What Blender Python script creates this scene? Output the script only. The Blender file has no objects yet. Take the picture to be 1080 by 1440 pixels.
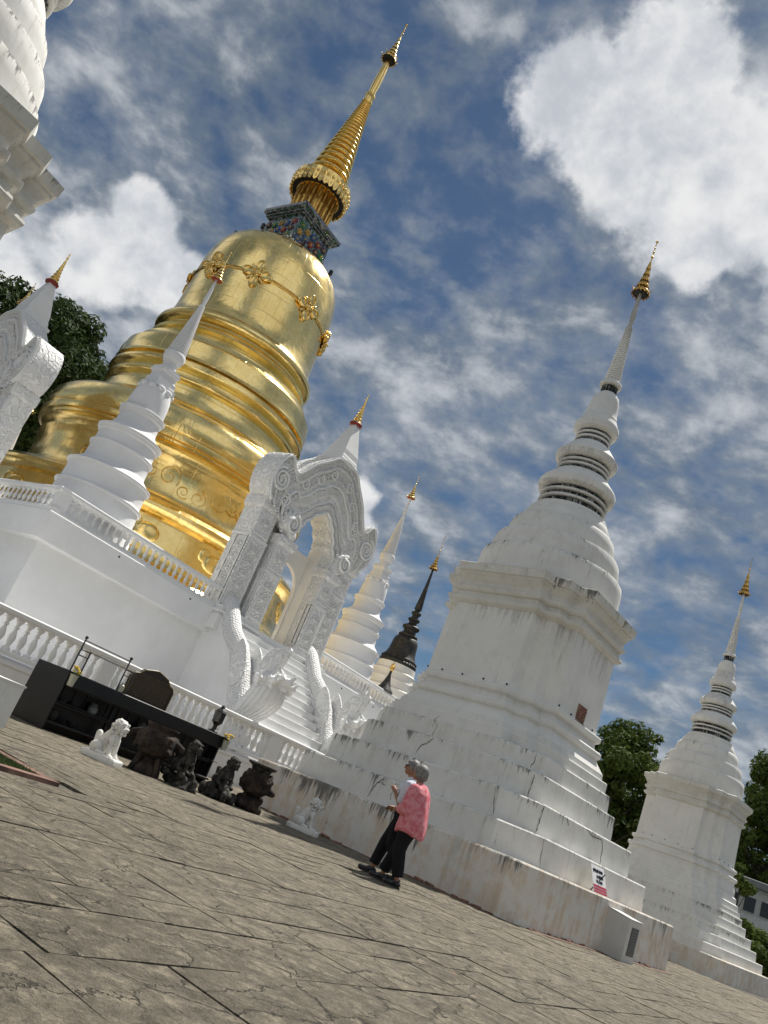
import bpy, bmesh, math, random
from math import sin, cos, pi, radians, sqrt, atan2
from mathutils import Vector, Matrix, noise as mnoise
R = random.Random(7)
scene = bpy.context.scene
COL = scene.collection

# ------------------------------------------------------------------ camera
def build_camera():
    f, pit, rol = 1139.14, 0.334478, 0.388459
    fwd = Vector((0, cos(pit), sin(pit)))
    r0 = Vector((1, 0, 0)); u0 = Vector((0, -sin(pit), cos(pit)))
    r = cos(rol) * r0 + sin(rol) * u0
    u = -sin(rol) * r0 + cos(rol) * u0
    cam = bpy.data.cameras.new('camera')
    cam.sensor_fit = 'HORIZONTAL'; cam.sensor_width = 36.0
    cam.lens = 36.0 * f / 1080.0
    cam.clip_start = 0.05; cam.clip_end = 3000
    o = bpy.data.objects.new('camera', cam); COL.objects.link(o)
    m = Matrix((r, u, -fwd)).transposed().to_4x4()
    m.translation = Vector((0, 0, 0.78))
    o.matrix_world = m
    scene.camera = o
build_camera()

# ------------------------------------------------------------------ light
SUN_EL, SUN_AZ = 62.0, 36.0          # azimuth from +Y towards +X
SUN_DIR = Vector((sin(radians(SUN_AZ)) * cos(radians(SUN_EL)), cos(radians(SUN_AZ)) * cos(radians(SUN_EL)), sin(radians(SUN_EL))))
sun = bpy.data.lights.new('sun', 'SUN'); sun.energy = 3.4; sun.angle = radians(0.6); sun.color = (1.0, 0.955, 0.88)
so = bpy.data.objects.new('sun', sun); COL.objects.link(so)
so.rotation_euler = SUN_DIR.to_track_quat('Z', 'Y').to_euler()
scene.view_settings.view_transform = 'Standard'
scene.view_settings.look = 'None'
scene.view_settings.exposure = 0.80
scene.view_settings.gamma = 1.0
scene.view_settings.use_curve_mapping = False

class NT:
    """small helper for node trees"""
    def __init__(s, tree): s.t = tree; s.t.nodes.clear()
    def n(s, typ, ins=None, **kw):
        nd = s.t.nodes.new(typ)
        for k, v in kw.items(): setattr(nd, k, v)
        for k, v in (ins or {}).items():
            if hasattr(v, 'is_output') or hasattr(v, 'links'): s.t.links.new(v, nd.inputs[k])
            else: nd.inputs[k].default_value = v
        return nd
    def math(s, op, a, b=None, c=None, clamp=False):
        nd = s.t.nodes.new('ShaderNodeMath'); nd.operation = op; nd.use_clamp = clamp
        for i, v in enumerate((a, b, c)):
            if v is None: continue
            if hasattr(v, 'links'): s.t.links.new(v, nd.inputs[i])
            else: nd.inputs[i].default_value = v
        return nd.outputs[0]
    def vmath(s, op, a, b=None):
        nd = s.t.nodes.new('ShaderNodeVectorMath'); nd.operation = op
        for i, v in enumerate((a, b)):
            if v is None: continue
            if hasattr(v, 'links'): s.t.links.new(v, nd.inputs[i])
            else: nd.inputs[i].default_value = v
        return nd.outputs['Value'] if op in ('DOT_PRODUCT', 'LENGTH') else nd.outputs[0]
    def ramp(s, fac, a, b, clamp=True):
        nd = s.t.nodes.new('ShaderNodeMapRange'); nd.interpolation_type = 'SMOOTHSTEP'
        s.t.links.new(fac, nd.inputs[0]); nd.inputs[1].default_value = a; nd.inputs[2].default_value = b
        return nd.outputs[0]
    def mix(s, fac, a, b, mode='MIX'):
        nd = s.t.nodes.new('ShaderNodeMix'); nd.data_type = 'RGBA'; nd.blend_type = mode
        for sock, v in ((nd.inputs[0], fac), (nd.inputs[6], a), (nd.inputs[7], b)):
            if hasattr(v, 'links'): s.t.links.new(v, sock)
            elif isinstance(v, (int, float)): sock.default_value = v
            else: sock.default_value = (*v, 1) if len(v) == 3 else v
        return nd.outputs[2]
    def noise(s, vec, scale, detail=6, rough=0.6, dist=0.0):
        nd = s.n('ShaderNodeTexNoise', {'Scale': scale, 'Detail': detail, 'Roughness': rough, 'Distortion': dist})
        if vec is not None: s.t.links.new(vec, nd.inputs['Vector'])
        return nd.outputs[0]

CLOUDS = dict(gain=3.35, dark=1.15, cum=4.1)
def build_world():
    w = bpy.data.worlds.new('World'); scene.world = w; w.use_nodes = True
    t = NT(w.node_tree)
    sky = t.n('ShaderNodeTexSky', sky_type='NISHITA', sun_disc=False, sun_elevation=radians(SUN_EL), sun_rotation=radians(SUN_AZ),
              air_density=1.0, dust_density=0.35, ozone_density=2.2, altitude=300)
    tc = t.n('ShaderNodeTexCoord').outputs['Generated']
    sep = t.n('ShaderNodeSeparateXYZ', {0: tc})
    z = t.math('MAXIMUM', sep.outputs[2], 0.0)
    den = t.math('ADD', z, 0.16)
    px = t.math('DIVIDE', sep.outputs[0], den); py = t.math('DIVIDE', sep.outputs[1], den)
    comb = t.n('ShaderNodeCombineXYZ', {0: px, 1: py, 2: 0.0}).outputs[0]
    warp = t.n('ShaderNodeTexNoise', {'Vector': comb, 'Scale': 1.1, 'Detail': 3.0})
    wv = t.vmath('SCALE', t.vmath('SUBTRACT', warp.outputs['Color'], (0.5, 0.5, 0.5)))
    wv.node.inputs['Scale'].default_value = 0.55
    p2 = t.vmath('ADD', comb, wv)
    st = t.vmath('MULTIPLY', p2, (1.0, 1.15, 1.0))
    n1 = t.noise(st, 1.15, 6, 0.55)               # where the sheet is thick or broken
    dsc = t.vmath('ADD', t.vmath('MULTIPLY', t.vmath('NORMALIZE', tc), (1.0, 1.0, 1.5)), t.vmath('MULTIPLY', wv, (.06, .06, .06)))
    n2 = t.math('ADD', t.math('MULTIPLY', t.noise(dsc, 15.0, 7, 0.52, 0.25), .62), t.math('MULTIPLY', t.noise(st, 6.2, 7, 0.52, 0.15), .38))   # mottled altocumulus
    n3 = t.noise(t.vmath('ADD', st, (9.1, 3.3, 0.0)), 2.5, 10, 0.60)
    n4 = t.noise(dsc, 42.0, 7, 0.60)
    base = t.math('ADD', t.math('MULTIPLY', n1, 0.60), t.math('MULTIPLY', n2, 1.10))
    base = t.math('ADD', base, t.math('MULTIPLY', n3, 0.30))
    base = t.math('SUBTRACT', t.math('ADD', base, t.math('MULTIPLY', n4, 0.25)), .11)      # mean about 1.0
    def field(az, el, r0, r1, wgt, rough=0.6):
        a, e = radians(az), radians(el)
        d = t.vmath('DOT_PRODUCT', t.vmath('NORMALIZE', tc), (sin(a) * cos(e), cos(a) * cos(e), sin(e)))
        ang = t.math('MULTIPLY', t.math('ARCCOSINE', t.math('MINIMUM', d, .99999)), 57.2958)
        ang = t.math('ADD', ang, t.math('MULTIPLY', t.math('SUBTRACT', n3, 0.5), rough * (r1 - r0)))
        return t.math('MULTIPLY', t.math('SUBTRACT', 1.0, t.ramp(ang, r0, r1)), wgt)
    acc = base
    for b in BLOBS: acc = t.math('ADD', acc, field(*b))
    cover = t.math('ADD', t.math('MULTIPLY', t.ramp(acc, 0.80, 1.14), .88), .08)
    thick = t.ramp(acc, 1.00, 1.30)
    shade = t.noise(t.vmath('ADD', p2, (2.3, 5.7, 0.0)), 5.0, 9, 0.60, .2)
    lum = t.math('ADD', t.math('MULTIPLY', t.ramp(shade, 0.34, 0.66), 0.28), t.math('MULTIPLY', thick, 0.72))
    ccol = t.mix(lum, (CLOUDS['dark'] * 0.78, CLOUDS['dark'] * 0.94, CLOUDS['dark'] * 1.12), (CLOUDS['gain'] * .97, CLOUDS['gain'] * 1.0, CLOUDS['gain'] * 1.04))
    # cumulus heads with billowed edges, lit from the upper right, grey below
    dirn = t.vmath('NORMALIZE', tc)
    def billow(vec, scale):
        a = t.noise(vec, scale, 7, .55); b = t.math('ABSOLUTE', t.math('SUBTRACT', a, .5)); return t.math('SUBTRACT', 1.0, t.math('MULTIPLY', b, 5.0))
    cf = None
    for az_, el_, r_ in CUMULUS:
        a, e = radians(az_), radians(el_)
        d = t.vmath('DOT_PRODUCT', dirn, (sin(a) * cos(e), cos(a) * cos(e), sin(e)))
        ang = t.math('MULTIPLY', t.math('ARCCOSINE', t.math('MINIMUM', d, .99999)), 57.2958 / r_)
        v = t.math('SUBTRACT', 1.0, ang); cf = v if cf is None else t.math('MAXIMUM', cf, v)
    b1, b2 = billow(dirn, 7.0), billow(dirn, 17.0); b3 = t.noise(dirn, 40.0, 6, .6)
    cf = t.math('ADD', cf, t.math('MULTIPLY', t.math('SUBTRACT', b1, .55), .42)); cf = t.math('ADD', cf, t.math('MULTIPLY', t.math('SUBTRACT', b2, .55), .12)); cf = t.math('ADD', cf, t.math('MULTIPLY', t.math('SUBTRACT', b3, .5), .40))
    ccov = t.math('MULTIPLY', t.ramp(cf, -.08, .32), .96)
    lift = t.vmath('ADD', dirn, (.018, .0, .030)); b1u = billow(lift, 7.0); b2u = billow(lift, 17.0)
    lit = t.math('ADD', t.math('MULTIPLY', t.math('SUBTRACT', b1, b1u), .8), t.math('MULTIPLY', t.math('SUBTRACT', b2, b2u), .22))
    lit = t.math('ADD', t.math('ADD', lit, .52), t.math('MULTIPLY', t.math('SUBTRACT', b3, .5), .3))
    lit = t.math('ADD', lit, t.math('MULTIPLY', t.math('SUBTRACT', n3, .5), 2.2))
    cumc = t.mix(t.ramp(lit, -.12, 1.25), (CLOUDS['cum'] * .62, CLOUDS['cum'] * .66, CLOUDS['cum'] * .72), (CLOUDS['cum'], CLOUDS['cum'], CLOUDS['cum']))
    blue = t.mix(1.0, sky.outputs[0], (SKY_TINT[0], SKY_TINT[1], SKY_TINT[2]), 'MULTIPLY')
    col = t.mix(t.math('MULTIPLY', cover, 0.90), blue, ccol)
    col = t.mix(ccov, col, cumc)
    bg = t.n('ShaderNodeBackground', {'Color': col, 'Strength': 0.12})
    out = t.n('ShaderNodeOutputWorld', {'Surface': bg.outputs[0]})
SKY_TINT = (0.165, 0.212, 0.240)
CUMULUS = [(1.5, 48.5, 3.4), (6, 48, 4.2), (9.5, 45.5, 3.6), (14, 46.5, 5.5), (20, 46, 5.6), (16.5, 42.5, 2.8), (10, 51, 4.2), (26, 44, 5.0),
           (-25.3, 29.3, 2.2), (-23.8, 27.5, 2.4), (-21.2, 26.8, 2.2), (-26.5, 25.5, 3.0), (-2.6, 19.2, 1.8), (-1.6, 17.2, 1.9), (-33, 21, 4.0), (60, 48, 14), (-70, 35, 12), (150, 35, 22), (-150, 30, 18)]
BLOBS = [(-6, 38, 2, 9, -0.10), (2, 40, 2, 7, -0.10), (-14, 46, 3, 9, -0.03), (-27, 24, 3, 10, 0.12), (18, 30, 3, 12, 0.05), (0, 28, 3, 9, 0.04)]
build_world()

# ------------------------------------------------------------------ object helpers
def mesh_obj(name, verts, faces, mat, parent=None, smooth=None, uvs=None):
    me = bpy.data.meshes.new(name); me.from_pydata(verts, [], faces); me.update()
    return link_mesh(name, me, mat, parent, smooth)
def link_mesh(name, me, mat, parent=None, smooth=None):
    if mat is not None:
        me.materials.clear(); me.materials.append(mat)
    if smooth is not None:
        me.polygons.foreach_set('use_smooth', [True] * len(me.polygons))
        if smooth < 179: me.set_sharp_from_angle(angle=radians(smooth))
    me.update()
    o = bpy.data.objects.new(name, me); COL.objects.link(o)
    if parent is not None: o.parent = parent
    return o
def tag(o, label=None, cat=None, group=None, kind=None):
    if label: o['label'] = label
    if cat: o['category'] = cat
    if group: o['group'] = group
    if kind: o['kind'] = kind
    return o
def thing(name, label, cat, loc=(0, 0, 0), rz=0, group=None, scale=1):
    o = bpy.data.objects.new(name, None); COL.objects.link(o)
    o.location = loc; o.rotation_euler = (0, 0, rz); o.scale = (scale,) * 3
    o.empty_display_size = 0.2
    return tag(o, label, cat, group)
def dup(root, loc=None, rz=None, label=None, group=None, scale=None):
    r = root.copy(); COL.objects.link(r)
    if loc is not None: r.location = loc
    if rz is not None: r.rotation_euler = (0, 0, rz)
    if scale is not None: r.scale = (scale,) * 3
    if label: r['label'] = label
    if group: r['group'] = group
    def rec(a, b):
        for ch in list(a.children):
            c = ch.copy(); COL.objects.link(c); c.parent = b; rec(ch, c)
    rec(root, r)
    return r
class MB:
    def __init__(s): s.v = []; s.f = []
    def add(s, vs, fs):
        b = len(s.v); s.v += [tuple(v) for v in vs]; s.f += [tuple(i + b for i in f) for f in fs]; return s
    def box(s, x0, y0, z0, x1, y1, z1):
        v = [(x0, y0, z0), (x1, y0, z0), (x1, y1, z0), (x0, y1, z0), (x0, y0, z1), (x1, y0, z1), (x1, y1, z1), (x0, y1, z1)]
        return s.add(v, [(0, 3, 2, 1), (4, 5, 6, 7), (0, 1, 5, 4), (1, 2, 6, 5), (2, 3, 7, 6), (3, 0, 4, 7)])
    def bbox(s, x0, y0, z0, x1, y1, z1, b=0.01):
        """box with chamfered edges: stacked loops"""
        def ring(x0, y0, x1, y1, z, c): return [(x0 + c, y0, z), (x1 - c, y0, z), (x1, y0 + c, z), (x1, y1 - c, z), (x1 - c, y1, z), (x0 + c, y1, z), (x0, y1 - c, z), (x0, y0 + c, z)]
        rs = [ring(x0 + b, y0 + b, x1 - b, y1 - b, z0, b * .5), ring(x0, y0, x1, y1, z0 + b, b), ring(x0, y0, x1, y1, z1 - b, b), ring(x0 + b, y0 + b, x1 - b, y1 - b, z1, b * .5)]
        return s.loft(rs)
    def loft(s, rings, cap0=True, cap1=True):
        n = len(rings[0]); b = len(s.v)
        for r in rings: s.v += [tuple(p) for p in r]
        for k in range(len(rings) - 1):
            for i in range(n):
                j = (i + 1) % n
                s.f.append((b + k * n + i, b + k * n + j, b + (k + 1) * n + j, b + (k + 1) * n + i))
        if cap0: s.f.append(tuple(b + i for i in reversed(range(n))))
        if cap1: s.f.append(tuple(b + (len(rings) - 1) * n + i for i in range(n)))
        return s
    def lathe(s, prof, seg=32, c=(0, 0, 0), cap0=True, cap1=True, a0=0.0):
        rs = [[(c[0] + r * cos(a0 + 2 * pi * i / seg), c[1] + r * sin(a0 + 2 * pi * i / seg), c[2] + z) for i in range(seg)] for r, z in prof]
        return s.loft(rs, cap0, cap1)
    def tube(s, pts, rad, seg=8, up=Vector((0, 0, 1)), flat=1.0, caps=True):
        """tube along points; rad scalar or list; flat squashes the second axis"""
        pts = [Vector(p) for p in pts]; n = len(pts)
        if not isinstance(rad, (list, tuple)): rad = [rad] * n
        rs = []
        prev = None
        for i, p in enumerate(pts):
            d = (pts[min(i + 1, n - 1)] - pts[max(i - 1, 0)]).normalized()
            if prev is None:
                a = up.cross(d)
                if a.length < 1e-3: a = Vector((1, 0, 0)).cross(d)
            else: a = prev - d * prev.dot(d)
            a.normalize(); prev = a; b = d.cross(a)
            rs.append([p + a * (cos(2 * pi * k / seg) * rad[i]) + b * (sin(2 * pi * k / seg) * rad[i] * flat) for k in range(seg)])
        return s.loft(rs, caps, caps)
    def ball(s, c, r, seg=10, rings=6, sc=(1, 1, 1), rot=None):
        c = Vector(c); vs = []
        for j in range(rings + 1):
            th = pi * j / rings
            for i in range(seg):
                p = Vector((r * sc[0] * sin(th) * cos(2 * pi * i / seg), r * sc[1] * sin(th) * sin(2 * pi * i / seg), -r * sc[2] * cos(th)))
                if j in (0, rings): p.x *= 0.02; p.y *= .02
                if rot is not None: p = rot @ p
                vs.append(c + p)
        b = len(s.v); s.v += [tuple(v) for v in vs]
        for j in range(rings):
            for i in range(seg):
                k = (i + 1) % seg
                s.f.append((b + j * seg + i, b + j * seg + k, b + (j + 1) * seg + k, b + (j + 1) * seg + i))
        s.f.append(tuple(b + i for i in reversed(range(seg)))); s.f.append(tuple(b + rings * seg + i for i in range(seg)))
        return s
    def cap(s, p0, p1, r0, r1, seg=12):
        """capsule"""
        p0 = Vector(p0); p1 = Vector(p1); d = p1 - p0; L = d.length
        dn = d.normalized() if L > 1e-6 else Vector((0, 0, 1))
        pts = []; rr = []
        for k in range(4):
            a = pi / 2 * (1 - k / 4); pts.append(p0 - dn * (r0 * sin(a))); rr.append(max(r0 * cos(a), r0 * 0.05))
        pts.append(p0); rr.append(r0); pts.append(p1); rr.append(r1)
        for k in range(1, 5):
            a = pi / 2 * k / 4; pts.append(p1 + dn * (r1 * sin(a))); rr.append(max(r1 * cos(a), r1 * .05))
        return s.tube(pts, rr, seg)
    def extrude_poly(s, poly, y0, y1, bevel=0.0):
        """polygon in (x,z), extruded along y"""
        return s.loft([[(x, y0, z) for x, z in poly], [(x, y1, z) for x, z in poly]])
    def build(s, name, mat, parent=None, smooth=None):
        return mesh_obj(name, s.v, s.f, mat, parent, smooth)
def blobs_mesh(mb, voxel, name='body', smooth_it=2):
    """union of overlapping closed shapes -> one continuous skin"""
    me = bpy.data.meshes.new(name); me.from_pydata(mb.v, [], mb.f)
    o = bpy.data.objects.new(name, me); COL.objects.link(o)
    m = o.modifiers.new('r', 'REMESH'); m.mode = 'VOXEL'; m.voxel_size = voxel
    if smooth_it:
        m = o.modifiers.new('s', 'SMOOTH'); m.iterations = smooth_it; m.factor = 0.5
    dg = bpy.context.evaluated_depsgraph_get(); dg.update()
    new = bpy.data.meshes.new_from_object(o.evaluated_get(dg))
    bpy.data.objects.remove(o); bpy.data.meshes.remove(me)
    return new

# ------------------------------------------------------------------ materials
def newmat(name):
    m = bpy.data.materials.new(name); m.use_nodes = True; return m, NT(m.node_tree)
def finish(t, col, rough=0.7, metal=0.0, bump=None, bstr=0.3, bdist=0.02, spec=0.5, extra=None):
    ins = {'Base Color': col if hasattr(col, 'links') else (*col, 1), 'Roughness': rough, 'Metallic': metal, 'Specular IOR Level': spec}
    if extra: ins.update(extra)
    if bump is not None:
        b = t.n('ShaderNodeBump', {'Height': bump, 'Strength': bstr, 'Distance': bdist}); ins['Normal'] = b.outputs[0]
    p = t.n('ShaderNodeBsdfPrincipled', ins)
    t.n('ShaderNodeOutputMaterial', {'Surface': p.outputs[0]})
def flat(name, col, rough=0.6, metal=0.0, var=0.12, scale=8, bstr=0.15, bdist=0.01, spec=0.5):
    m, t = newmat(name); co = t.n('ShaderNodeTexCoord').outputs['Object']
    n = t.noise(co, scale, 6, .65)
    c = t.mix(t.ramp(n, 0.3, 0.7), tuple(x * (1 - var) for x in col), tuple(min(1, x * (1 + var)) for x in col))
    finish(t, c, rough, metal, n, bstr, bdist, spec); return m
def plaster(name, base, dirt=0.5, tan=0.0, seed=0.0, clean=0.0, lichen=0.0, ledges=(), reach=.35, dk=.86):
    """limewashed plaster: mottled, vertical run-off streaks, black mould drips that hang from the given ledge heights"""
    m, t = newmat(name)
    g0 = t.n('ShaderNodeNewGeometry').outputs['Position']
    g = t.vmath('ADD', g0, (seed, seed * 1.7, 0))
    big = t.noise(g, 0.7, 5, .6); fine = t.noise(g, 14, 8, .7); mid = t.noise(g, 3.2, 8, .65); grit = t.noise(g, 60, 5, .7)
    sv = t.vmath('MULTIPLY', g, (3.0, 3.0, 0.28)); streak = t.noise(sv, 2.2, 7, .72)
    sv2 = t.vmath('MULTIPLY', g, (9.0, 9.0, 0.7)); streak2 = t.noise(sv2, 1.6, 6, .7)
    c = t.mix(t.ramp(big, .35, .65), tuple(x * .92 for x in base), base)
    c = t.mix(t.math('MULTIPLY', t.ramp(mid, .45, .7), .38 * dirt), c, tuple(x * .70 for x in base))
    if tan > 0:
        c = t.mix(t.math('MULTIPLY', t.math('MULTIPLY', t.ramp(streak, .38, .62), t.ramp(mid, .38, .60)), tan), c, (base[0] * .80, base[1] * .68, base[2] * .50))
        c = t.mix(t.math('MULTIPLY', t.ramp(mid, .46, .62), tan * .5), c, (base[0] * .92, base[1] * .76, base[2] * .66))
    c = t.mix(t.math('MULTIPLY', t.ramp(streak, .55, .74), .5 * dirt), c, (.36, .35, .32))
    c = t.mix(t.math('MULTIPLY', t.math('MULTIPLY', t.ramp(streak2, .60, .70), t.ramp(mid, .48, .62)), .8 * dirt), c, (.09, .088, .08))
    if ledges:
        z = t.n('ShaderNodeSeparateXYZ', {0: g0}).outputs[2]
        dmin = None
        for L in ledges:
            d = t.math('SUBTRACT', L, z); d = t.math('ADD', d, t.math('MULTIPLY', t.math('LESS_THAN', d, -.01), 9.0))
            dmin = d if dmin is None else t.math('MINIMUM', dmin, d)
        fall = t.math('DIVIDE', dmin, reach)                                 # 0 at the ledge, 1 at the end of the run
        patch = t.noise(t.vmath('MULTIPLY', g, (1.0, 1.0, .15)), 1.1, 4, .6)
        k = t.math('ADD', t.math('MULTIPLY', streak2, 1.0), t.math('MULTIPLY', patch, 1.25))
        k = t.math('SUBTRACT', k, t.math('MULTIPLY', fall, .26))
        c = t.mix(t.math('MULTIPLY', t.ramp(k, 1.13, 1.27), dk), c, (.085, .083, .076))
        k2 = t.math('SUBTRACT', t.math('ADD', t.math('MULTIPLY', streak, .9), t.math('MULTIPLY', fine, .35)), t.math('MULTIPLY', fall, .18))
        c = t.mix(t.math('MULTIPLY', t.ramp(k2, .56, .78), .45), c, (.33, .32, .29))
    if lichen > 0:
        c = t.mix(t.math('MULTIPLY', t.ramp(fine, .56, .72), lichen), c, (.10, .10, .085))
    bh = t.math('ADD', t.math('MULTIPLY', fine, .4), mid); bh = t.math('ADD', bh, t.math('MULTIPLY', grit, .10))
    finish(t, c, .82, 0, bh, .40, .014, .25); return m
def carved(name, base, scale=6.0, kind='floral'):
    m, t = newmat(name); co = t.n('ShaderNodeTexCoord').outputs['Object']
    w = t.n('ShaderNodeTexNoise', {'Vector': co, 'Scale': scale * .7, 'Detail': 2.0})
    cv = t.vmath('ADD', co, t.vmath('MULTIPLY', w.outputs['Color'], (.18, .18, .18)))
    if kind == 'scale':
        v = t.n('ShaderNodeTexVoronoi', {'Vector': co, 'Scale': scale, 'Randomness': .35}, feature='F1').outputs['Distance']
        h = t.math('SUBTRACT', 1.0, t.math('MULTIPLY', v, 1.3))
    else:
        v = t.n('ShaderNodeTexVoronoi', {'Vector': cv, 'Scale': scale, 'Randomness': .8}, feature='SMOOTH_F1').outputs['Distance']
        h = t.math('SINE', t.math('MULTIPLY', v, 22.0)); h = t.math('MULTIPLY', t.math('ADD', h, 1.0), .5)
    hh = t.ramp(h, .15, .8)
    c = t.mix(hh, tuple(x * .88 for x in base), base)  # recesses painted darker: shade of the carving put into the colour
    finish(t, c, .6, 0, hh, .9, .03, .4); return m
def gold(name, rough=.22, dent=.25, scale=1.6, col=(1.0, .74, .27), dist=.05, sheets=False):
    m, t = newmat(name); co = t.n('ShaderNodeTexCoord').outputs['Object']
    n1 = t.noise(co, scale, 4, .5, .8); n2 = t.noise(co, scale * 6, 6, .6, .4); n0 = t.noise(co, scale * .35, 3, .5)
    h = t.math('ADD', t.math('MULTIPLY', n1, 1.0), t.math('MULTIPLY', n2, .18))
    c = t.mix(t.ramp(n2, .35, .7), col, (col[0] * .93, col[1] * .86, col[2] * .70))
    c = t.mix(t.math('MULTIPLY', t.ramp(n0, .42, .66), .5), c, (col[0] * .80, col[1] * .70, col[2] * .50))
    if sheets:       # beaten sheets with lapped seams
        s = t.n('ShaderNodeSeparateXYZ', {0: co}); th = t.math('MULTIPLY', t.math('ARCTAN2', s.outputs[1], s.outputs[0]), 7.0)
        row = t.math('FLOOR', t.math('MULTIPLY', s.outputs[2], .95)); th = t.math('ADD', th, t.math('MULTIPLY', row, .5))
        def line(x, w): 
            f = t.math('ABSOLUTE', t.math('SUBTRACT', t.math('FRACT', x), .5)); return t.ramp(f, .5 - w, .5)
        sm = t.math('MAXIMUM', line(th, .018), line(t.math('MULTIPLY', s.outputs[2], .95), .018))
        sm = t.math('MULTIPLY', sm, t.ramp(n0, .40, .60)); h = t.math('SUBTRACT', h, t.math('MULTIPLY', sm, .16)); c = t.mix(t.math('MULTIPLY', sm, .28), c, (.40, .24, .06))
        cell = t.n('ShaderNodeTexWhiteNoise', {'Vector': t.n('ShaderNodeCombineXYZ', {0: t.math('FLOOR', th), 1: row, 2: 0.0}).outputs[0]}).outputs[0]
        c = t.mix(t.math('MULTIPLY', cell, .10), c, (col[0] * .9, col[1] * .78, col[2] * .62))
    rr = t.math('ADD', t.math('MULTIPLY', t.ramp(n1, .3, .7), .10), rough - .04)
    finish(t, c, rr, 1.0, h, dent, dist, .5); return m

M = {}
M['aged'] = plaster('aged_white_plaster', (.77, .765, .73), .65, ledges=(6.05, 9.95, 11.0), reach=1.0, dk=.26)
M['aged2'] = plaster('aged_white_plaster_terraces', (.75, .745, .71), .75, .10, 3.0, ledges=(1.50, 2.08, 2.64, 3.03, 7.75, 8.30, 8.85), reach=.30)
M['plinth'] = plaster('stained_plinth_plaster', (.74, .71, .655), .8, .75, 7.0, ledges=(.95,), reach=.55)
M['cornice'] = plaster('mouldy_cornice_plaster', (.68, .67, .62), .9, .1, 11.0, lichen=.25, ledges=(6.97,), reach=.4)
M['white'] = plaster('white_paint', (.80, .80, .79), .10, 0, 5.0)
M['whitegrey'] = plaster('grey_white_paint', (.78, .78, .785), .12, 0, 9.0)
M['cream'] = plaster('gold_bounce_cream', (.80, .775, .72), .12, 0, 2.0)  # white with the warm bounce off the gold painted into its colour
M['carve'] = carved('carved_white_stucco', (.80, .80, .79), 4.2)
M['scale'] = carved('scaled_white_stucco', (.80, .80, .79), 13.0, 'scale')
M['gold'] = gold('gold_sheet', .20, .48, 1.0, (1.0, .80, .36), .06, True)
M['goldfine'] = gold('polished_gold', .20, .2, 5.0, (1.0, .76, .31), .015)
M['golddark'] = gold('dull_gilt', .38, .3, 9.0, (.75, .48, .14), .01)
M['dark'] = flat('dark_recess', (.022, .021, .020), .8)
M['tile'] = flat('dark_glazed_tile', (.05, .05, .052), .35, var=.6, scale=9)
M['black'] = flat('black_paint', (.007, .007, .008), .38, var=.3, scale=5, bstr=.05)
M['blackrough'] = flat('sooty_black', (.018, .016, .014), .75, var=.5, scale=12, bstr=.5)
M['iron'] = flat('wrought_iron', (.02, .02, .02), .5)
M['red'] = flat('red_lacquer', (.25, .03, .02), .5)
M['brick'] = flat('red_brick', (.25, .125, .09), .9, var=.45, scale=7, bstr=.6)
M['mortar'] = flat('old_mortar', (.42, .36, .30), .9)
M['redpaint'] = flat('worn_red_kerb', (.20, .115, .085), .9, var=.5, scale=3, bstr=.4)
M['bronze'] = flat('old_bronze', (.036, .034, .030), .55, .35, var=.6, scale=6, bstr=.6, bdist=.04)
# ------------------------------------------------------------------ site frames
TT = Vector((0.64546, 0.76380, 0)); NN = Vector((-0.76380, 0.64546, 0)); YAWP = atan2(TT.y, TT.x)
B0 = Vector((-5.83, 19.22, 0))
def S(s, o, z=0.0): return B0 + TT * s + NN * o + Vector((0, 0, z))
YAWC = radians(44.6)
DB = Vector((cos(YAWC), sin(YAWC), 0)); DA = Vector((-sin(YAWC), cos(YAWC), 0))

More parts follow.
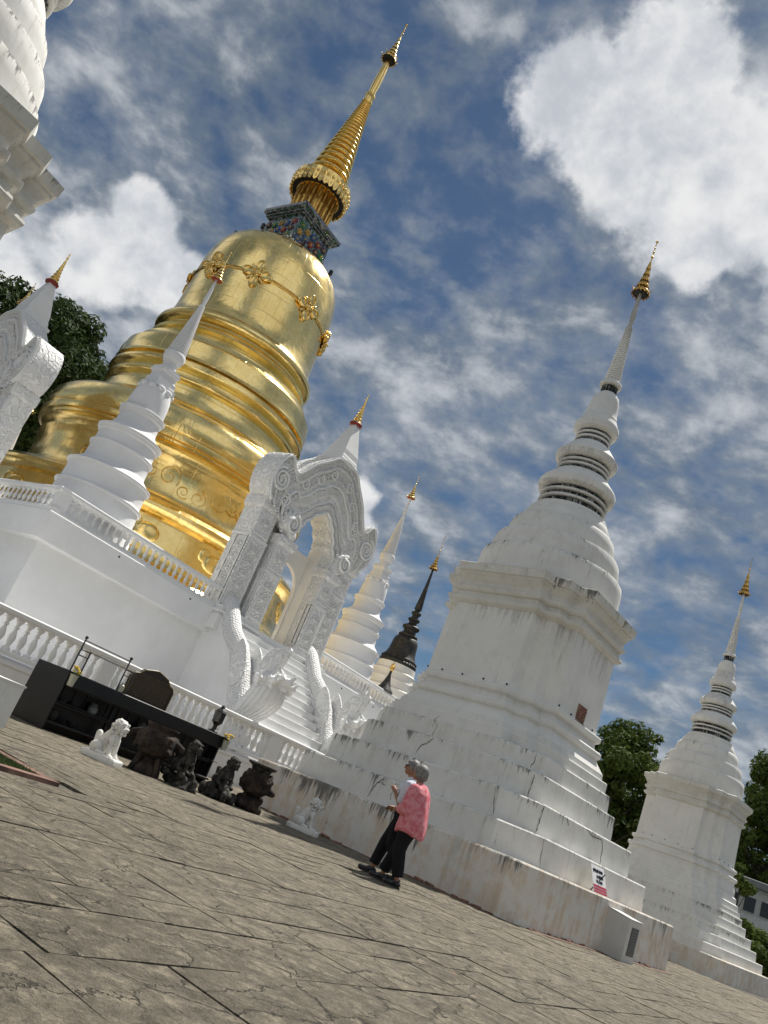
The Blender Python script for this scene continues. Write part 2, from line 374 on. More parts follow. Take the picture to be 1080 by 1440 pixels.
# ------------------------------------------------------------------ ground
def slate_mat(name, base, wet=0.0):
    m, t = newmat(name)
    g = t.n('ShaderNodeNewGeometry').outputs['Position']
    ss = t.n('ShaderNodeVectorRotate', {'Vector': g, 'Angle': radians(-49)}, rotation_type='Z_AXIS').outputs[0]
    wn = t.n('ShaderNodeTexNoise', {'Vector': ss, 'Scale': 2.3, 'Detail': 6.0, 'Roughness': .65})
    w2 = t.vmath('ADD', ss, t.vmath('MULTIPLY', wn.outputs['Color'], (.5, .5, 0)))
    ledge = t.n('ShaderNodeTexNoise', {'Vector': w2, 'Scale': 1.7, 'Detail': 10.0, 'Roughness': .68}).outputs[0]
    steps = t.math('FRACT', t.math('MULTIPLY', ledge, 9.0))           # cleft layers of slate
    fine = t.noise(ss, 46, 8, .8); big = t.noise(ss, .5, 5, .6); mid = t.noise(ss, 7.5, 9, .75); grit = t.noise(ss, 140, 4, .7)
    crack = t.n('ShaderNodeTexVoronoi', {'Vector': t.vmath('MULTIPLY', w2, (1, 2.0, 1)), 'Scale': 1.5, 'Randomness': 1.0}, feature='DISTANCE_TO_EDGE').outputs[0]
    ck = t.math('SUBTRACT', 1.0, t.ramp(crack, .002, .020)); ck = t.math('MULTIPLY', ck, t.ramp(mid, .40, .56))
    edge = t.math('SUBTRACT', 1.0, t.ramp(steps, .0, .20))
    edge = t.math('MULTIPLY', edge, t.ramp(wn.outputs[0], .42, .58))
    c = t.mix(t.ramp(big, .35, .68), tuple(x * .78 for x in base), tuple(x * 1.15 for x in base))
    c = t.mix(t.math('MULTIPLY', t.ramp(mid, .50, .66), .75), c, (base[0] * 1.9, base[1] * 1.87, base[2] * 1.8))
    c = t.mix(t.math('MULTIPLY', t.ramp(mid, .52, .36), .70), c, (base[0] * .42, base[1] * .42, base[2] * .38))
    c = t.mix(t.math('MULTIPLY', edge, .80), c, tuple(x * .30 for x in base))
    c = t.mix(t.math('MULTIPLY', t.ramp(fine, .50, .64), .62), c, tuple(x * .40 for x in base))
    c = t.mix(t.math('MULTIPLY', t.ramp(grit, .58, .72), .35), c, tuple(x * 1.9 for x in base))
    c = t.mix(t.math('MULTIPLY', ck, .9), c, tuple(x * .16 for x in base))
    h = t.math('ADD', t.math('MULTIPLY', steps, .55), t.math('MULTIPLY', fine, .30))
    h = t.math('ADD', h, t.math('MULTIPLY', mid, .8)); h = t.math('SUBTRACT', h, t.math('MULTIPLY', ck, .6))
    finish(t, c, .80, 0, h, .9, .045, .3); return m
M['slate'] = slate_mat('stamped_slate_concrete', (.238, .208, .156))
M['joint'] = flat('dark_joint_dirt', (.085, .078, .062), .95, var=.6, scale=12, bstr=.6)

def build_ground():
    far = 900
    MB().box(-far, -far, -.5, far, far, -.030).build('ground', M['joint'])
    g = COL.objects['ground']; tag(g, kind='structure')
    # stamped slabs laid along the two directions of the site, with open joints between them
    rng = random.Random(3)
    slabs = []
    U0, U1 = -14.0, 30.0
    v = -4.0
    while v < 40:
        dv = rng.choice((.36, .44, .52, .62)); u = U0 + rng.random() * .5
        while u < U1:
            du = rng.choice((.5, .66, .8, 1.0, 1.15))
            c = TT * (u + du / 2) + NN * (v + dv / 2)
            if c.y > 1.3 and abs(c.x) < 3.5 + c.y * .85 and c.y < 34: slabs.append((c.length, u, v, du, dv))
            u += du
        v += dv
    def inside(p):       # not under the buildings
        q = Vector((p.x, p.y, 0))
        return True
    slabs.sort()
    grass = Vector((-2.35, 8.55, 0))
    def in_grass(p):
        d = Vector((p.x, p.y, 0)) - GR0
        a, b = d.dot(TT), d.dot(NN)
        return -2.7 < a < .22 and -.22 < b < 3.0
    def slab_geo(u, v, du, dv, world):
        gapw = .0015; nx, ny = 4, 3; vs = []; top = rng.uniform(-.003, .003) if not world else 0
        tx, ty = rng.uniform(-.004, .004), rng.uniform(-.004, .004)
        for j in range(ny + 1):
            for i in range(nx + 1):
                a, b = i / nx, j / ny
                uu = u + gapw + (du - 2 * gapw) * a + (rng.uniform(-.009, .009) if 0 < i < nx else rng.uniform(0, .009) * (1 if i == 0 else -1))
                vv = v + gapw + (dv - 2 * gapw) * b + (rng.uniform(-.009, .009) if 0 < j < ny else rng.uniform(0, .009) * (1 if j == 0 else -1))
                edge = i in (0, nx) or j in (0, ny)
                z = (-.004 if edge else rng.uniform(0, .006)) + top + tx * (a - .5) + ty * (b - .5)
                p = TT * uu + NN * vv; vs.append((p.x, p.y, z))
        fs = [(j * (nx + 1) + i, j * (nx + 1) + i + 1, (j + 1) * (nx + 1) + i + 1, (j + 1) * (nx + 1) + i) for j in range(ny) for i in range(nx)]
        rim = [i for i in range(nx + 1)] + [(nx + 1) * j + nx for j in range(1, ny + 1)] + [(nx + 1) * ny + i for i in reversed(range(nx))] + [(nx + 1) * j for j in reversed(range(1, ny))]
        b0 = len(vs)
        for i in rim: vs.append((vs[i][0], vs[i][1], -.032))
        for k in range(len(rim)):
            l = (k + 1) % len(rim); fs.append((rim[l], rim[k], b0 + k, b0 + l))
        return vs, fs
    n = 0; rest = MB()
    for d, u, v, du, dv in slabs:
        c = TT * (u + du / 2) + NN * (v + dv / 2)
        if in_grass(c): continue
        # off frame to the lower left / right: skip what stands well outside the view
        az = math.degrees(atan2(c.x, c.y))
        vs, fs = slab_geo(u, v, du, dv, False)
        if n < 290 and -30 < az < 40:
            mesh_obj('paving_slab', vs, fs, M['slate'], g); n += 1
        else: rest.add(vs, fs)
    tag(rest.build('paving_slabs', M['slate'], g), kind='stuff')
GR0 = Vector((-1.92, 7.82, 0))
build_ground()

def grass_patch():
    mat, t = newmat('grass_blades')
    co = t.n('ShaderNodeObjectInfo').outputs['Random']; g = t.n('ShaderNodeNewGeometry').outputs['Position']
    n = t.noise(g, 9, 4, .6)
    finish(t, t.mix(t.ramp(n, .35, .65), (.035, .075, .012), (.10, .16, .035)), .6)
    rng = random.Random(5); mb = MB()
    for i in range(16000):
        a = -2.5 * rng.random(); b = 2.7 * rng.random()
        p = GR0 + TT * a + NN * b
        h = rng.uniform(.02, .055); w = .004; ang = rng.random() * pi; dx, dy = cos(ang) * w, sin(ang) * w
        lx, ly = rng.uniform(-.02, .02), rng.uniform(-.02, .02)
        mb.add([(p.x - dx, p.y - dy, -.025), (p.x + dx, p.y + dy, -.025), (p.x + lx, p.y + ly, h)], [(0, 1, 2)])
    tag(mb.build('grass', mat), 'short green grass growing in the cut-out of the paving', 'grass', kind='stuff')
    k = MB()
    def strip(a0, a1, b0, b1): 
        vs = [GR0 + TT * a + NN * b + Vector((0, 0, z)) for z in (-.03, .012) for a, b in ((a0, b0), (a1, b0), (a1, b1), (a0, b1))]
        k.add(vs, [(0, 3, 2, 1), (4, 5, 6, 7), (0, 1, 5, 4), (1, 2, 6, 5), (2, 3, 7, 6), (3, 0, 4, 7)])
    strip(.0, .13, -.0, 2.9); strip(-2.6, .13, -.13, -.002)
    tag(k.build('brick_edging', M['redpaint']), 'worn red edging round the small grass patch', 'edging')
grass_patch()

# ------------------------------------------------------------------ square chedi
def redent(w, s, z, k=1.0):
    """plan with one recessed corner step on each corner (k=1) or the same corner cut straight (k=0)"""
    e = w - 2 * s
    q = [(w, e), (w - s, e), (w - s, w - s), (e, w - s), (e, w)]
    a, b = q[0], q[4]
    q = [(lambda f, p: (p[0] * k + (a[0] + (b[0] - a[0]) * f) * (1 - k), p[1] * k + (a[1] + (b[1] - a[1]) * f) * (1 - k)))(i / 4, p) for i, p in enumerate(q)]
    out = []
    for r in range(4):
        for x, y in q:
            for _ in range(r): x, y = -y, x
            out.append((x, y, z))
    return out
def red_loft(levels, k=.62):
    return MB().loft([redent(w, s, z, k) for w, s, z in levels])

def crack_part(parent, pts, nrm, mat, width=.014):
    """an open crack: a narrow dark ribbon with jagged sides lying 3 mm proud of the plaster"""
    rng = random.Random(int(abs(pts[0][2]) * 1000)); P = []
    nrm = Vector(nrm)
    for i in range(len(pts) - 1):
        a, b = Vector(pts[i]), Vector(pts[i + 1]); m = max(2, int((b - a).length / .05))
        for k in range(m):
            p = a.lerp(b, k / m)
            j = nrm.cross(Vector((0, 0, 1))).normalized() * rng.uniform(-.012, .012) + Vector((0, 0, rng.uniform(-.008, .008)))
            P.append(p + (j if k else Vector()))
    P.append(Vector(pts[-1])); vs = []; fs = []
    for i, p in enumerate(P):
        d = (P[min(i + 1, len(P) - 1)] - P[max(i - 1, 0)]).normalized(); sdir = nrm.cross(d).normalized()
        w = width * rng.uniform(.12, .42) * (0.3 if i in (0, len(P) - 1) else 1)
        q = p + nrm * .004
        vs += [q - sdir * w, q + sdir * w, q - nrm * .01 + sdir * w * .2]
    for i in range(len(P) - 1):
        fs += [(3 * i, 3 * i + 1, 3 * i + 4, 3 * i + 3), (3 * i + 1, 3 * i + 2, 3 * i + 5, 3 * i + 4), (3 * i + 2, 3 * i, 3 * i + 3, 3 * i + 5)]
    mesh_obj('crack', vs, fs, mat, parent)

def disc_rings(mb, z0, z1, r0, r1, n, seg=40, depth=.72):
    """stack of n torus-like rings tapering from r0 to r1"""
    prof = []
    for i in range(n):
        a, b = i / n, (i + 1) / n
        ra = r0 + (r1 - r0) * a; h = (z1 - z0) / n; zz = z0 + (z1 - z0) * a
        prof += [(ra * depth, zz), (ra * .95, zz + h * .12), (ra, zz + h * .35), (ra, zz + h * .6), (ra * .94, zz + h * .82), (ra * depth, zz + h * .94)]
    mb.lathe(prof, seg)

def parasol(t, z, r, h, mats, tiers=5, name='parasol', rod=.75):
    """tiered gilt parasol with hanging leaf tips and a rod of beads"""
    g, rd = mats
    mb = MB(); zz = z; rr = r; hh = h / (tiers + .5)
    for i in range(tiers):
        seg = 14
        prof = [(rr * .93, zz - hh * .22), (rr, zz - hh * .18), (rr * .96, zz + hh * .1), (rr * .72, zz + hh * .42), (rr * .45, zz + hh * .9), (rr * .4, zz + hh)]
        mb.lathe(prof, 20, cap0=False)
        for k in range(seg):
            a = 2 * pi * k / seg; c = Vector((cos(a), sin(a), 0)); s_ = Vector((-sin(a), cos(a), 0)) * rr * .19
            p = c * rr; top = Vector((0, 0, zz - hh * .1)); tip = c * rr * 1.06 + Vector((0, 0, zz - hh * .62 * (1 if i == 0 else .75)))
            mb.add([p + s_ + top, p - s_ + top, tip, p * .9 + top + Vector((0, 0, -hh * .1))], [(0, 1, 2), (1, 3, 2), (3, 0, 2)])
        if i == 0:
            for k in range(8):
                a = 2 * pi * k / 8 + .2; c = Vector((cos(a), sin(a), 0))
                mb.tube([c * rr * .95 + Vector((0, 0, zz)), c * rr * 1.18 + Vector((0, 0, zz + hh * .1)), c * rr * 1.25 + Vector((0, 0, zz + hh * .55))], [rr * .06, rr * .05, rr * .01], 5)
        rr *= .72; zz += hh
    mb.build(name, g, t, 40)
    MB().lathe([(r * .80, z - hh * .26), (r * .9, z - hh * .2), (r * .86, z - hh * .02), (r * .3, z + hh * .05)], 18).build(name + '_lining', rd, t, 40)
    rdm = MB().lathe([(r * .06, zz - hh * .3), (r * .045, zz + rod)], 6)
    for k, f in enumerate((.25, .5, .72, .9)):
        rdm.ball((0, 0, zz + rod * f), r * (.17 - .03 * k), 8, 5)
    rdm.lathe([(.001, zz + rod), (r * .2, zz + rod + r * .12), (.001, zz + rod + r * .2)], 8)
    rdm.build('finial_rod', g, t, 40)

def mosaic_band(t, r, z0, z1, rng, thin=True):
    """dark drum with two thin white rings and upright glass slips between them"""
    h = z1 - z0
    MB().lathe([(r * .90, z0 - .02), (r * .885, z1 + .02)], 40).build('band_core', M['dark'], t, 30)
    for f in (.36, .70):
        MB().lathe([(r * .90, z0 + h * f - .035), (r * .99, z0 + h * f - .03), (r, z0 + h * f), (r * .98, z0 + h * f + .028), (r * .90, z0 + h * f + .03)], 40).build('thin_ring', M['aged'], t, 35)
    mb = MB(); n = max(26, int(2 * pi * r / .085))
    for f0, f1 in ((.0, .30), (.42, .62), (.76, 1.0)):
        for k in range(n):
            if rng.random() < .22: continue
            a = 2 * pi * (k + rng.uniform(-.2, .2)) / n; c = Vector((cos(a), sin(a), 0)); s_ = Vector((-sin(a), cos(a), 0)) * (.30 * 2 * pi * r / n)
            za, zb = z0 + h * (f0 + .03), z0 + h * (f1 - .03 - .05 * rng.random())
            o0, o1 = c * r * .89, c * r * .93
            v = [o0 - s_, o0 + s_, o1 + s_, o1 - s_]
            mb.loft([[p + Vector((0, 0, za)) for p in v], [p + Vector((0, 0, zb)) for p in v]])
    tag(mb.build('glass_slips', M['slips'], t), kind='stuff')

def slips_mat():
    m, t = newmat('mirror_glass_slips'); g = t.n('ShaderNodeNewGeometry').outputs['Position']
    v = t.n('ShaderNodeTexVoronoi', {'Vector': g, 'Scale': 9.0}).outputs['Color']
    b = t.n('ShaderNodeSeparateColor', {0: v}).outputs[0]
    c = t.mix(t.ramp(b, .2, .95), (.03, .03, .032), (.30, .30, .28))
    gcol = t.mix(t.ramp(t.n('ShaderNodeSeparateColor', {0: v}).outputs[1], .82, .9), c, (.05, .12, .06))
    finish(t, gcol, .3, 0, None); return m
M['slips'] = slips_mat()

def chedi(label, loc, rz, group, mat_t, detail=True, plinth='big', k=1.0, zoff=0.0):
    t = thing('white_chedi', label, 'stupa', loc, rz, group, 1)
    t.scale = (k, k, k)
    rng = random.Random(int(loc[0] * 100))
    A, A2, PL, CO = M['aged'], M['aged2'], M['plinth'], M['cornice']
    e = .012
    if plinth == 'big':
        def terr(name, w0, s0, z0, z1, mat, inner, kk=0.0):
            # riser with a slight batter, rounded arris, and a tread that slopes up a little
            red_loft([(w0 + .03, s0, z0), (w0 + .004, s0, z1 - .03), (w0 - .018, s0, z1 - .002), (inner, s0, z1 + .018)], kk).build(name, mat, t)
        terr('plinth_wall', 3.73, .20, -.03, .945, PL, 3.1)
        terr('terrace', 3.22, .33, .93, 1.49, A2, 2.75)
        terr('terrace', 2.86, .32, 1.475, 2.07, A2, 2.4)
        terr('terrace', 2.48, .35, 2.055, 2.63, A2, 2.2)
        terr('terrace', 2.33, .38, 2.61, 3.02, A2, 2.1)
        base = [(2.24, .38, 3.0), (2.235, .38, 3.24), (2.22, .38, 3.26), (2.13, .38, 3.275), (2.125, .38, 3.40), (2.11, .38, 3.42), (1.99, .39, 3.60), (1.97, .39, 3.66)]
    elif plinth == 'small':
        # many low, patched steps
        zs = [(3.55, .25, -.3, .60), (3.25, .3, .59, .98), (3.0, .32, .97, 1.36), (2.78, .33, 1.35, 1.74), (2.56, .35, 1.73, 2.08), (2.40, .37, 2.07, 2.38)]
        for i, (w0, s0, z0, z1) in enumerate(zs):
            nm = 'plinth_wall' if i == 0 else 'terrace'
            red_loft([(w0 + .02, s0, z0), (w0, s0, z1 - .03), (w0 - .02, s0, z1 - .002), (w0 - .45, s0, z1 + .02)], 0 if i < 2 else .5).build(nm, PL if i == 0 else A2, t)
        base = [(2.32, .38, 2.36), (2.31, .38, 2.56), (2.22, .38, 2.58), (2.21, .38, 2.80), (2.12, .38, 2.84), (2.10, .38, 3.05), (2.02, .39, 3.12), (2.02, .39, 3.30), (1.96, .39, 3.5), (1.96, .39, 3.66)]
    else:
        red_loft([(2.5, .2, -.03), (2.45, .2, 2.0), (2.1, .3, 2.02), (2.1, .3, 3.66)], 0).build('plinth_wall', PL, t)
        base = [(2.05, .39, 3.6), (1.97, .39, 3.66)]
    base += [(2.005, .40, 3.68), (2.03, .40, 3.72), (2.03, .40, 3.80), (1.99, .40, 3.84), (1.90, .40, 3.86), (1.875, .40, 3.97), (1.90, .40, 4.0), (1.955, .41, 4.03), (1.97, .41, 4.08), (1.97, .41, 4.13), (1.955, .41, 4.16), (1.87, .41, 4.19)]
    red_loft(base).build('base_moulding', A, t)
    red_loft([(1.862, .41, 4.17), (1.84, .40, 4.3), (1.80, .37, 5.97)]).build('body', A, t)
    red_loft([(1.79, .37, 5.95), (1.83, .37, 5.965), (1.90, .36, 6.02), (1.915, .36, 6.07), (1.90, .36, 6.12), (1.85, .37, 6.14), (1.85, .37, 6.24), (1.91, .38, 6.27),
              (1.935, .38, 6.32), (1.935, .38, 6.37), (1.88, .38, 6.40), (1.89, .39, 6.50), (1.97, .42, 6.62), (2.02, .43, 6.66), (2.02, .43, 6.70), (2.07, .44, 6.72), (2.085, .44, 6.90), (2.03, .44, 6.93), (1.70, .40, 6.97)]).build('cornice', CO, t)
    # dome of receding round drums
    for prof in ([(1.835, 6.9), (1.825, 7.5), (1.80, 7.68), (1.76, 7.73), (1.5, 7.80)],
                 [(1.655, 7.7), (1.645, 7.98), (1.60, 8.20), (1.56, 8.27), (1.3, 8.36)],
                 [(1.40, 8.2), (1.385, 8.55), (1.33, 8.76), (1.27, 8.83), (1.1, 8.9)],
                 [(1.20, 8.75), (1.17, 8.98), (1.08, 9.14), (1.045, 9.17), (1.03, 9.24), (.96, 9.34), (.7, 9.40)]):
        fr = .90 if plinth == 'hidden' else 1.0
        MB().lathe([(r_ * fr, z_) for r_, z_ in prof], 72).build('dome_drum', A2, t, 35)
    # three necks of glass mosaic under broad discs
    mosaic_band(t, .90, 9.36, 9.90, rng)
    MB().lathe([(.80, 9.88), (.93, 9.885), (1.0, 9.93), (1.02, 10.0), (1.02, 10.10), (.99, 10.16), (.72, 10.46), (.6, 10.50)], 64).build('disc', A, t, 35)
    mosaic_band(t, .70, 10.47, 10.86, rng)
    MB().lathe([(.62, 10.84), (.74, 10.845), (.81, 10.90), (.828, 10.97), (.825, 11.05), (.78, 11.10), (.5, 11.44), (.4, 11.47)], 64).build('disc', A, t, 35)
    mosaic_band(t, .475, 11.45, 11.84, rng)
    MB().lathe([(.40, 11.82), (.50, 11.83), (.58, 11.88), (.605, 11.97), (.60, 12.06), (.55, 12.14), (.48, 12.28), (.47, 12.32)], 56).build('disc', A, t, 35)
    MB().lathe([(.46, 12.29), (.475, 12.33), (.455, 12.36), (.42, 12.52), (.395, 12.75), (.38, 12.90), (.345, 13.03), (.28, 13.12), (.23, 13.17), (.2, 13.18)], 48).build('bell', A, t, 40)
    MB().lathe([(.19, 13.16), (.19, 13.42)], 20).build('neck_core', M['dark'], t)
    nb = MB()
    for i in range(14):
        a = 2 * pi * i / 14; c = Vector((cos(a), sin(a), 0)) * .20
        nb.box(c.x - .017, c.y - .017, 13.17, c.x + .017, c.y + .017, 13.41)
    nb.build('neck_slips', M['slips'], t)
    MB().lathe([(.2, 13.40), (.29, 13.41), (.308, 13.45), (.30, 13.50), (.24, 13.56), (.2, 13.58)], 40).build('disc', A, t, 40)
    sp = MB(); disc_rings(sp, 13.56, 15.42, .222, .10, 24, 24); sp.build('ringed_spire', A, t, 50)
    MB().lathe([(.07, 15.40), (.105, 15.42), (.10, 15.47), (.062, 15.50), (.062, 15.60), (.08, 15.86), (.07, 16.1), (.04, 16.75)], 20).build('rod', A, t, 40)
    parasol(t, 16.78, .25, 1.25, (M['golddark'], M['dark']))
    # drain holes along the base moulding
    if detail:
        for face in range(2):
            for y in (-1.0, -.38, .2, .78, 1.2):
                for zz, w in ((4.235, 1.858),):
                    mb = MB(); 
                    if face == 0: mb.lathe([(.022, 0), (.022, .02)], 10)
                    else: mb.lathe([(.022, 0), (.022, .02)], 10)
                    o = mb.build('drain_hole', M['dark'], t)
                    if face == 0: o.location = (-w + .002, y, zz); o.rotation_euler = (0, -pi / 2, 0)
                    else: o.location = (y, -w + .002, zz); o.rotation_euler = (pi / 2, 0, 0)
    return t

M["crackm"] = None
CH1 = chedi('tall white chedi on the stained plinth behind the two walkers, between gate and second chedi', (4.5, 19.4, 0), YAWC, 'white chedis of the courtyard', M['aged'])
def chedi_details():
    t = CH1
    L, RR = (-1, 0, 0), (0, -1, 0); CD = (-.7071, -.7071, 0)
    dk = M['crackm']
    crack_part(t, [(-2.49, -.05, 3.1), (-2.49, .04, 2.97), (-2.49, -.08, 2.88), (-2.49, -.03, 2.65)], L, dk)
    crack_part(t, [(-2.87, -.32, 2.56 - .5), (-2.87, -.20, 1.9), (-2.87, -.14, 1.72), (-2.87, -.3, 1.52)], L, dk, .02)
    crack_part(t, [(-2.50, -.1, 2.60), (-2.50, .03, 2.46), (-2.50, .15, 2.38), (-2.50, .22, 2.1)], L, dk, .022)
    crack_part(t, [(-3.235, -.14, 1.46), (-3.235, -.11, 1.20), (-3.24, -.20, .99)], L, dk, .02)
    crack_part(t, [(-3.235, .2, 1.46), (-3.235, .33, 1.32), (-3.24, .37, 1.23), (-3.245, .43, 1.0)], L, dk, .026)
    crack_part(t, [(-3.235, .33, 1.32), (-3.235, .22, 1.36), (-3.235, .10, 1.34)], L, dk, .02)
    crack_part(t, [(-2.02, -2.27, 2.97), (-2.03, -2.27, 2.82), (-2.06, -2.24, 2.66)], CD, dk, .022)
    crack_part(t, [(-1.99, -2.33, 2.58), (-1.99, -2.33, 2.36), (-1.995, -2.33, 2.12)], CD, dk, .028)
    crack_part(t, [(-2.25, -2.87, 2.04), (-2.26, -2.87, 1.82), (-2.28, -2.86, 1.53)], CD, dk, .022)
    crack_part(t, [(-2.60, -3.22, 1.46), (-2.58, -3.25, 1.18), (-2.57, -3.28, .98)], CD, dk, .016)
    crack_part(t, [(-2.95, -2.17, 2.02), (-2.92, -2.21, 1.75), (-2.88, -2.26, 1.54)], CD, dk, .018)
    crack_part(t, [(-.25, -2.87, 2.04), (.05, -2.875, 1.96), (.54, -2.875, 1.99), (.65, -2.88, 1.84), (.7, -2.89, 1.50)], RR, dk, .02)
    crack_part(t, [(-1.24, -2.87, 2.05), (-1.11, -2.875, 1.92)], RR, dk, .018)
    # patch of bare bricks on the right face
    rng = random.Random(2)
    MB().box(-.145, -1.852, 4.165, .30, -1.80, 4.575).build('mortar_bed', M['mortar'], t)
    z = 4.175; row = 0
    while z < 4.56:
        x = -.14 + (0 if row % 2 else -.05)
        while x < .28:
            x0, x1 = max(x, -.14), min(x + .135, .295)
            if x1 - x0 > .04:
                j = rng.uniform(-.012, .008)
                mb = MB().bbox(x0 + .006, -1.872 + j, z + .005, x1 - .006, -1.82, z + .043, .004); mb.build('brick', M['brick'], t)
            x += .145
        z += .05; row += 1
M['crackm'] = flat('crack_shadow', (.05, .047, .042), .95)
chedi_details()
K2 = 35.5 / 41.0
chedi('second white chedi with low patched steps, at the right edge before the trees', (35.5 * sin(radians(26.05)), 35.5 * cos(radians(26.05)), .78 - .78 * K2), YAWC + radians(-1), 'white chedis of the courtyard', M['aged'], plinth='small', k=K2)
chedi('near white chedi cropped by the top left corner, only cornice and dome in view', (-8.22, 9.36, 0), YAWC, 'white chedis of the courtyard', M['aged'], detail=False, plinth='hidden')
# ------------------------------------------------------------------ platform, balustrades
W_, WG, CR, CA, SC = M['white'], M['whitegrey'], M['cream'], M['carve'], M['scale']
def baluster_mesh():
    prof = [(.078, 0), (.078, .045), (.06, .055), (.040, .075), (.036, .10), (.052, .125), (.052, .14), (.058, .17), (.070, .22), (.066, .28), (.050, .33), (.034, .385), (.031, .41),
            (.050, .425), (.052, .445), (.034, .46), (.034, .48), (.048, .51), (.066, .545), (.078, .555), (.078, .60)]
    mb = MB().lathe(prof, 10)
    me = bpy.data.meshes.new('baluster'); me.from_pydata(mb.v, [], mb.f); me.materials.append(W_)
    me.polygons.foreach_set('use_smooth', [True] * len(me.polygons)); me.set_sharp_from_angle(angle=radians(45)); return me
BAL = baluster_mesh()
def balustrade(label, origin, rz, spans, z0, h, group, pedestals, step=.28, ends=None, width=.26):
    """local x runs along the rail"""
    t = thing('balustrade', label, 'balustrade', origin, rz, group)
    x0 = ends[0]; x1 = ends[1]; w = width / 2
    def sweep(prof): return MB().loft([[(x0, y, z) for y, z in prof], [(x1, y, z) for y, z in prof]])
    sweep([(-w * 1.0, z0 - .10), (w * 1.0, z0 - .10), (w * 1.0, z0 - .03), (w * .8, z0), (-w * .8, z0), (-w * 1.0, z0 - .03)]).build('base_rail', W_, t)
    a = z0 + h
    sweep([(-w * .75, a), (w * .75, a), (w * 1.0, a + .04), (w * 1.15, a + .05), (w * 1.15, a + .12), (w * .95, a + .15), (-w * .95, a + .15), (-w * 1.15, a + .12), (-w * 1.15, a + .05), (-w, a + .04)]).build('top_rail', W_, t)
    for p0, p1 in pedestals:
        MB().bbox(p0, -w * .95, z0 - .03, p1, w * .95, a + .02, .012).build('pedestal', W_, t)
    sc = h / .60
    for s0, s1 in spans:
        n = max(1, int(round((s1 - s0) / step)))
        for i in range(n):
            o = bpy.data.objects.new('baluster', BAL); COL.objects.link(o); o.parent = t
            o.location = (s0 + (i + .5) * (s1 - s0) / n, 0, z0); o.scale = (sc * 1.08, sc * 1.08, sc)
    return t
def platform():
    t = thing('lower_terrace', 'low white terrace wall that carries the front balustrade', 'terrace', B0, YAWP)
    MB().loft([[(-9, y, z) for y, z in ((0, -.03), (9, -.03), (9, .86), (.06, .86), (.06, .80), (-.04, .80), (-.04, .72), (0, .68))],
               [(24, y, z) for y, z in ((0, -.03), (9, -.03), (9, .86), (.06, .86), (.06, .80), (-.04, .80), (-.04, .72), (0, .68))]]).build('wall', WG, t)
    balustrade('lower white balustrade behind the black altar table', S(0, .14), YAWP, [(-8.6, -4.2), (-3.8, 1.46), (1.98, 8.1), (8.8, 10.6), (11.0, 16)], 1.0, .70,
               'white balustrades of the chedi platform', [(-4.2, -3.8), (1.50, 1.92), (8.15, 8.75), (10.6, 11.0), (16, 16.4)], ends=(-9, 16.4), width=.30)
    p = thing('chedi_platform', 'high white platform that carries the golden chedi', 'platform', B0, YAWP)
    x0, x1, y0, y1 = .55, 20.55, 4.0, 24.0
    MB().box(x0 + .32, y0 + .32, .84, x1 - .32, y1 - .32, 4.3).build('wall', W_, p)
    def ring(i, z): return [(x0 + i, y0 + i, z), (x1 - i, y0 + i, z), (x1 - i, y1 - i, z), (x0 + i, y1 - i, z)]
    MB().loft([ring(.30, 4.03), ring(0.02, 4.05), ring(0.0, 4.07), ring(0.0, 4.86), ring(.03, 4.90), ring(.03, 4.95), ring(.2, 4.955)]).build('fascia_slab', W_, p)
    for s in (3.2, 6.35, 15.5, 18.0):
        o = MB().lathe([(.03, 0), (.03, .03)], 10).build('drain_hole', M['dark'], p); o.location = (s, y0 + .01, 4.72); o.rotation_euler = (pi / 2, 0, 0)
    g = 'white balustrades of the chedi platform'
    balustrade('upper white balustrade left of the gate, gold showing between its balusters', S(0, 4.2), YAWP, [(1.1, 7.45)], 5.03, .46, g, [(.60, 1.02), (7.5, 7.75)], .27, (.55, 7.75))
    balustrade('upper white balustrade right of the gate, running behind the tall chedi', S(0, 4.2), YAWP, [(13.45, 19.9)], 5.03, .46, g, [(13.1, 13.4), (19.95, 20.5)], .27, (13.1, 20.55))
    balustrade('upper white balustrade at the left edge, turning back from the corner', S(.72, 4.0), YAWP + pi / 2, [(.5, 8.6)], 5.03, .46, g, [(8.6, 8.9)], .27, (.03, 8.9))
    # lamp on the far end of the upper rail
    l = thing('lamp_finial', 'small dark bell shaped finial with a gilt knob on the end of the upper rail', 'finial', S(18.75, 4.3, 5.62))
    MB().lathe([(.42, 0), (.40, .06), (.27, .2), (.16, .45), (.07, .75), (.05, .95)], 16).build('cone', M['bronze'], l, 40)
    MB().lathe([(.05, .95), (.11, 1.02), (.08, 1.1), (.12, 1.16), (.05, 1.26), (.01, 1.38)], 12).build('knob', M['golddark'], l, 40)
platform()

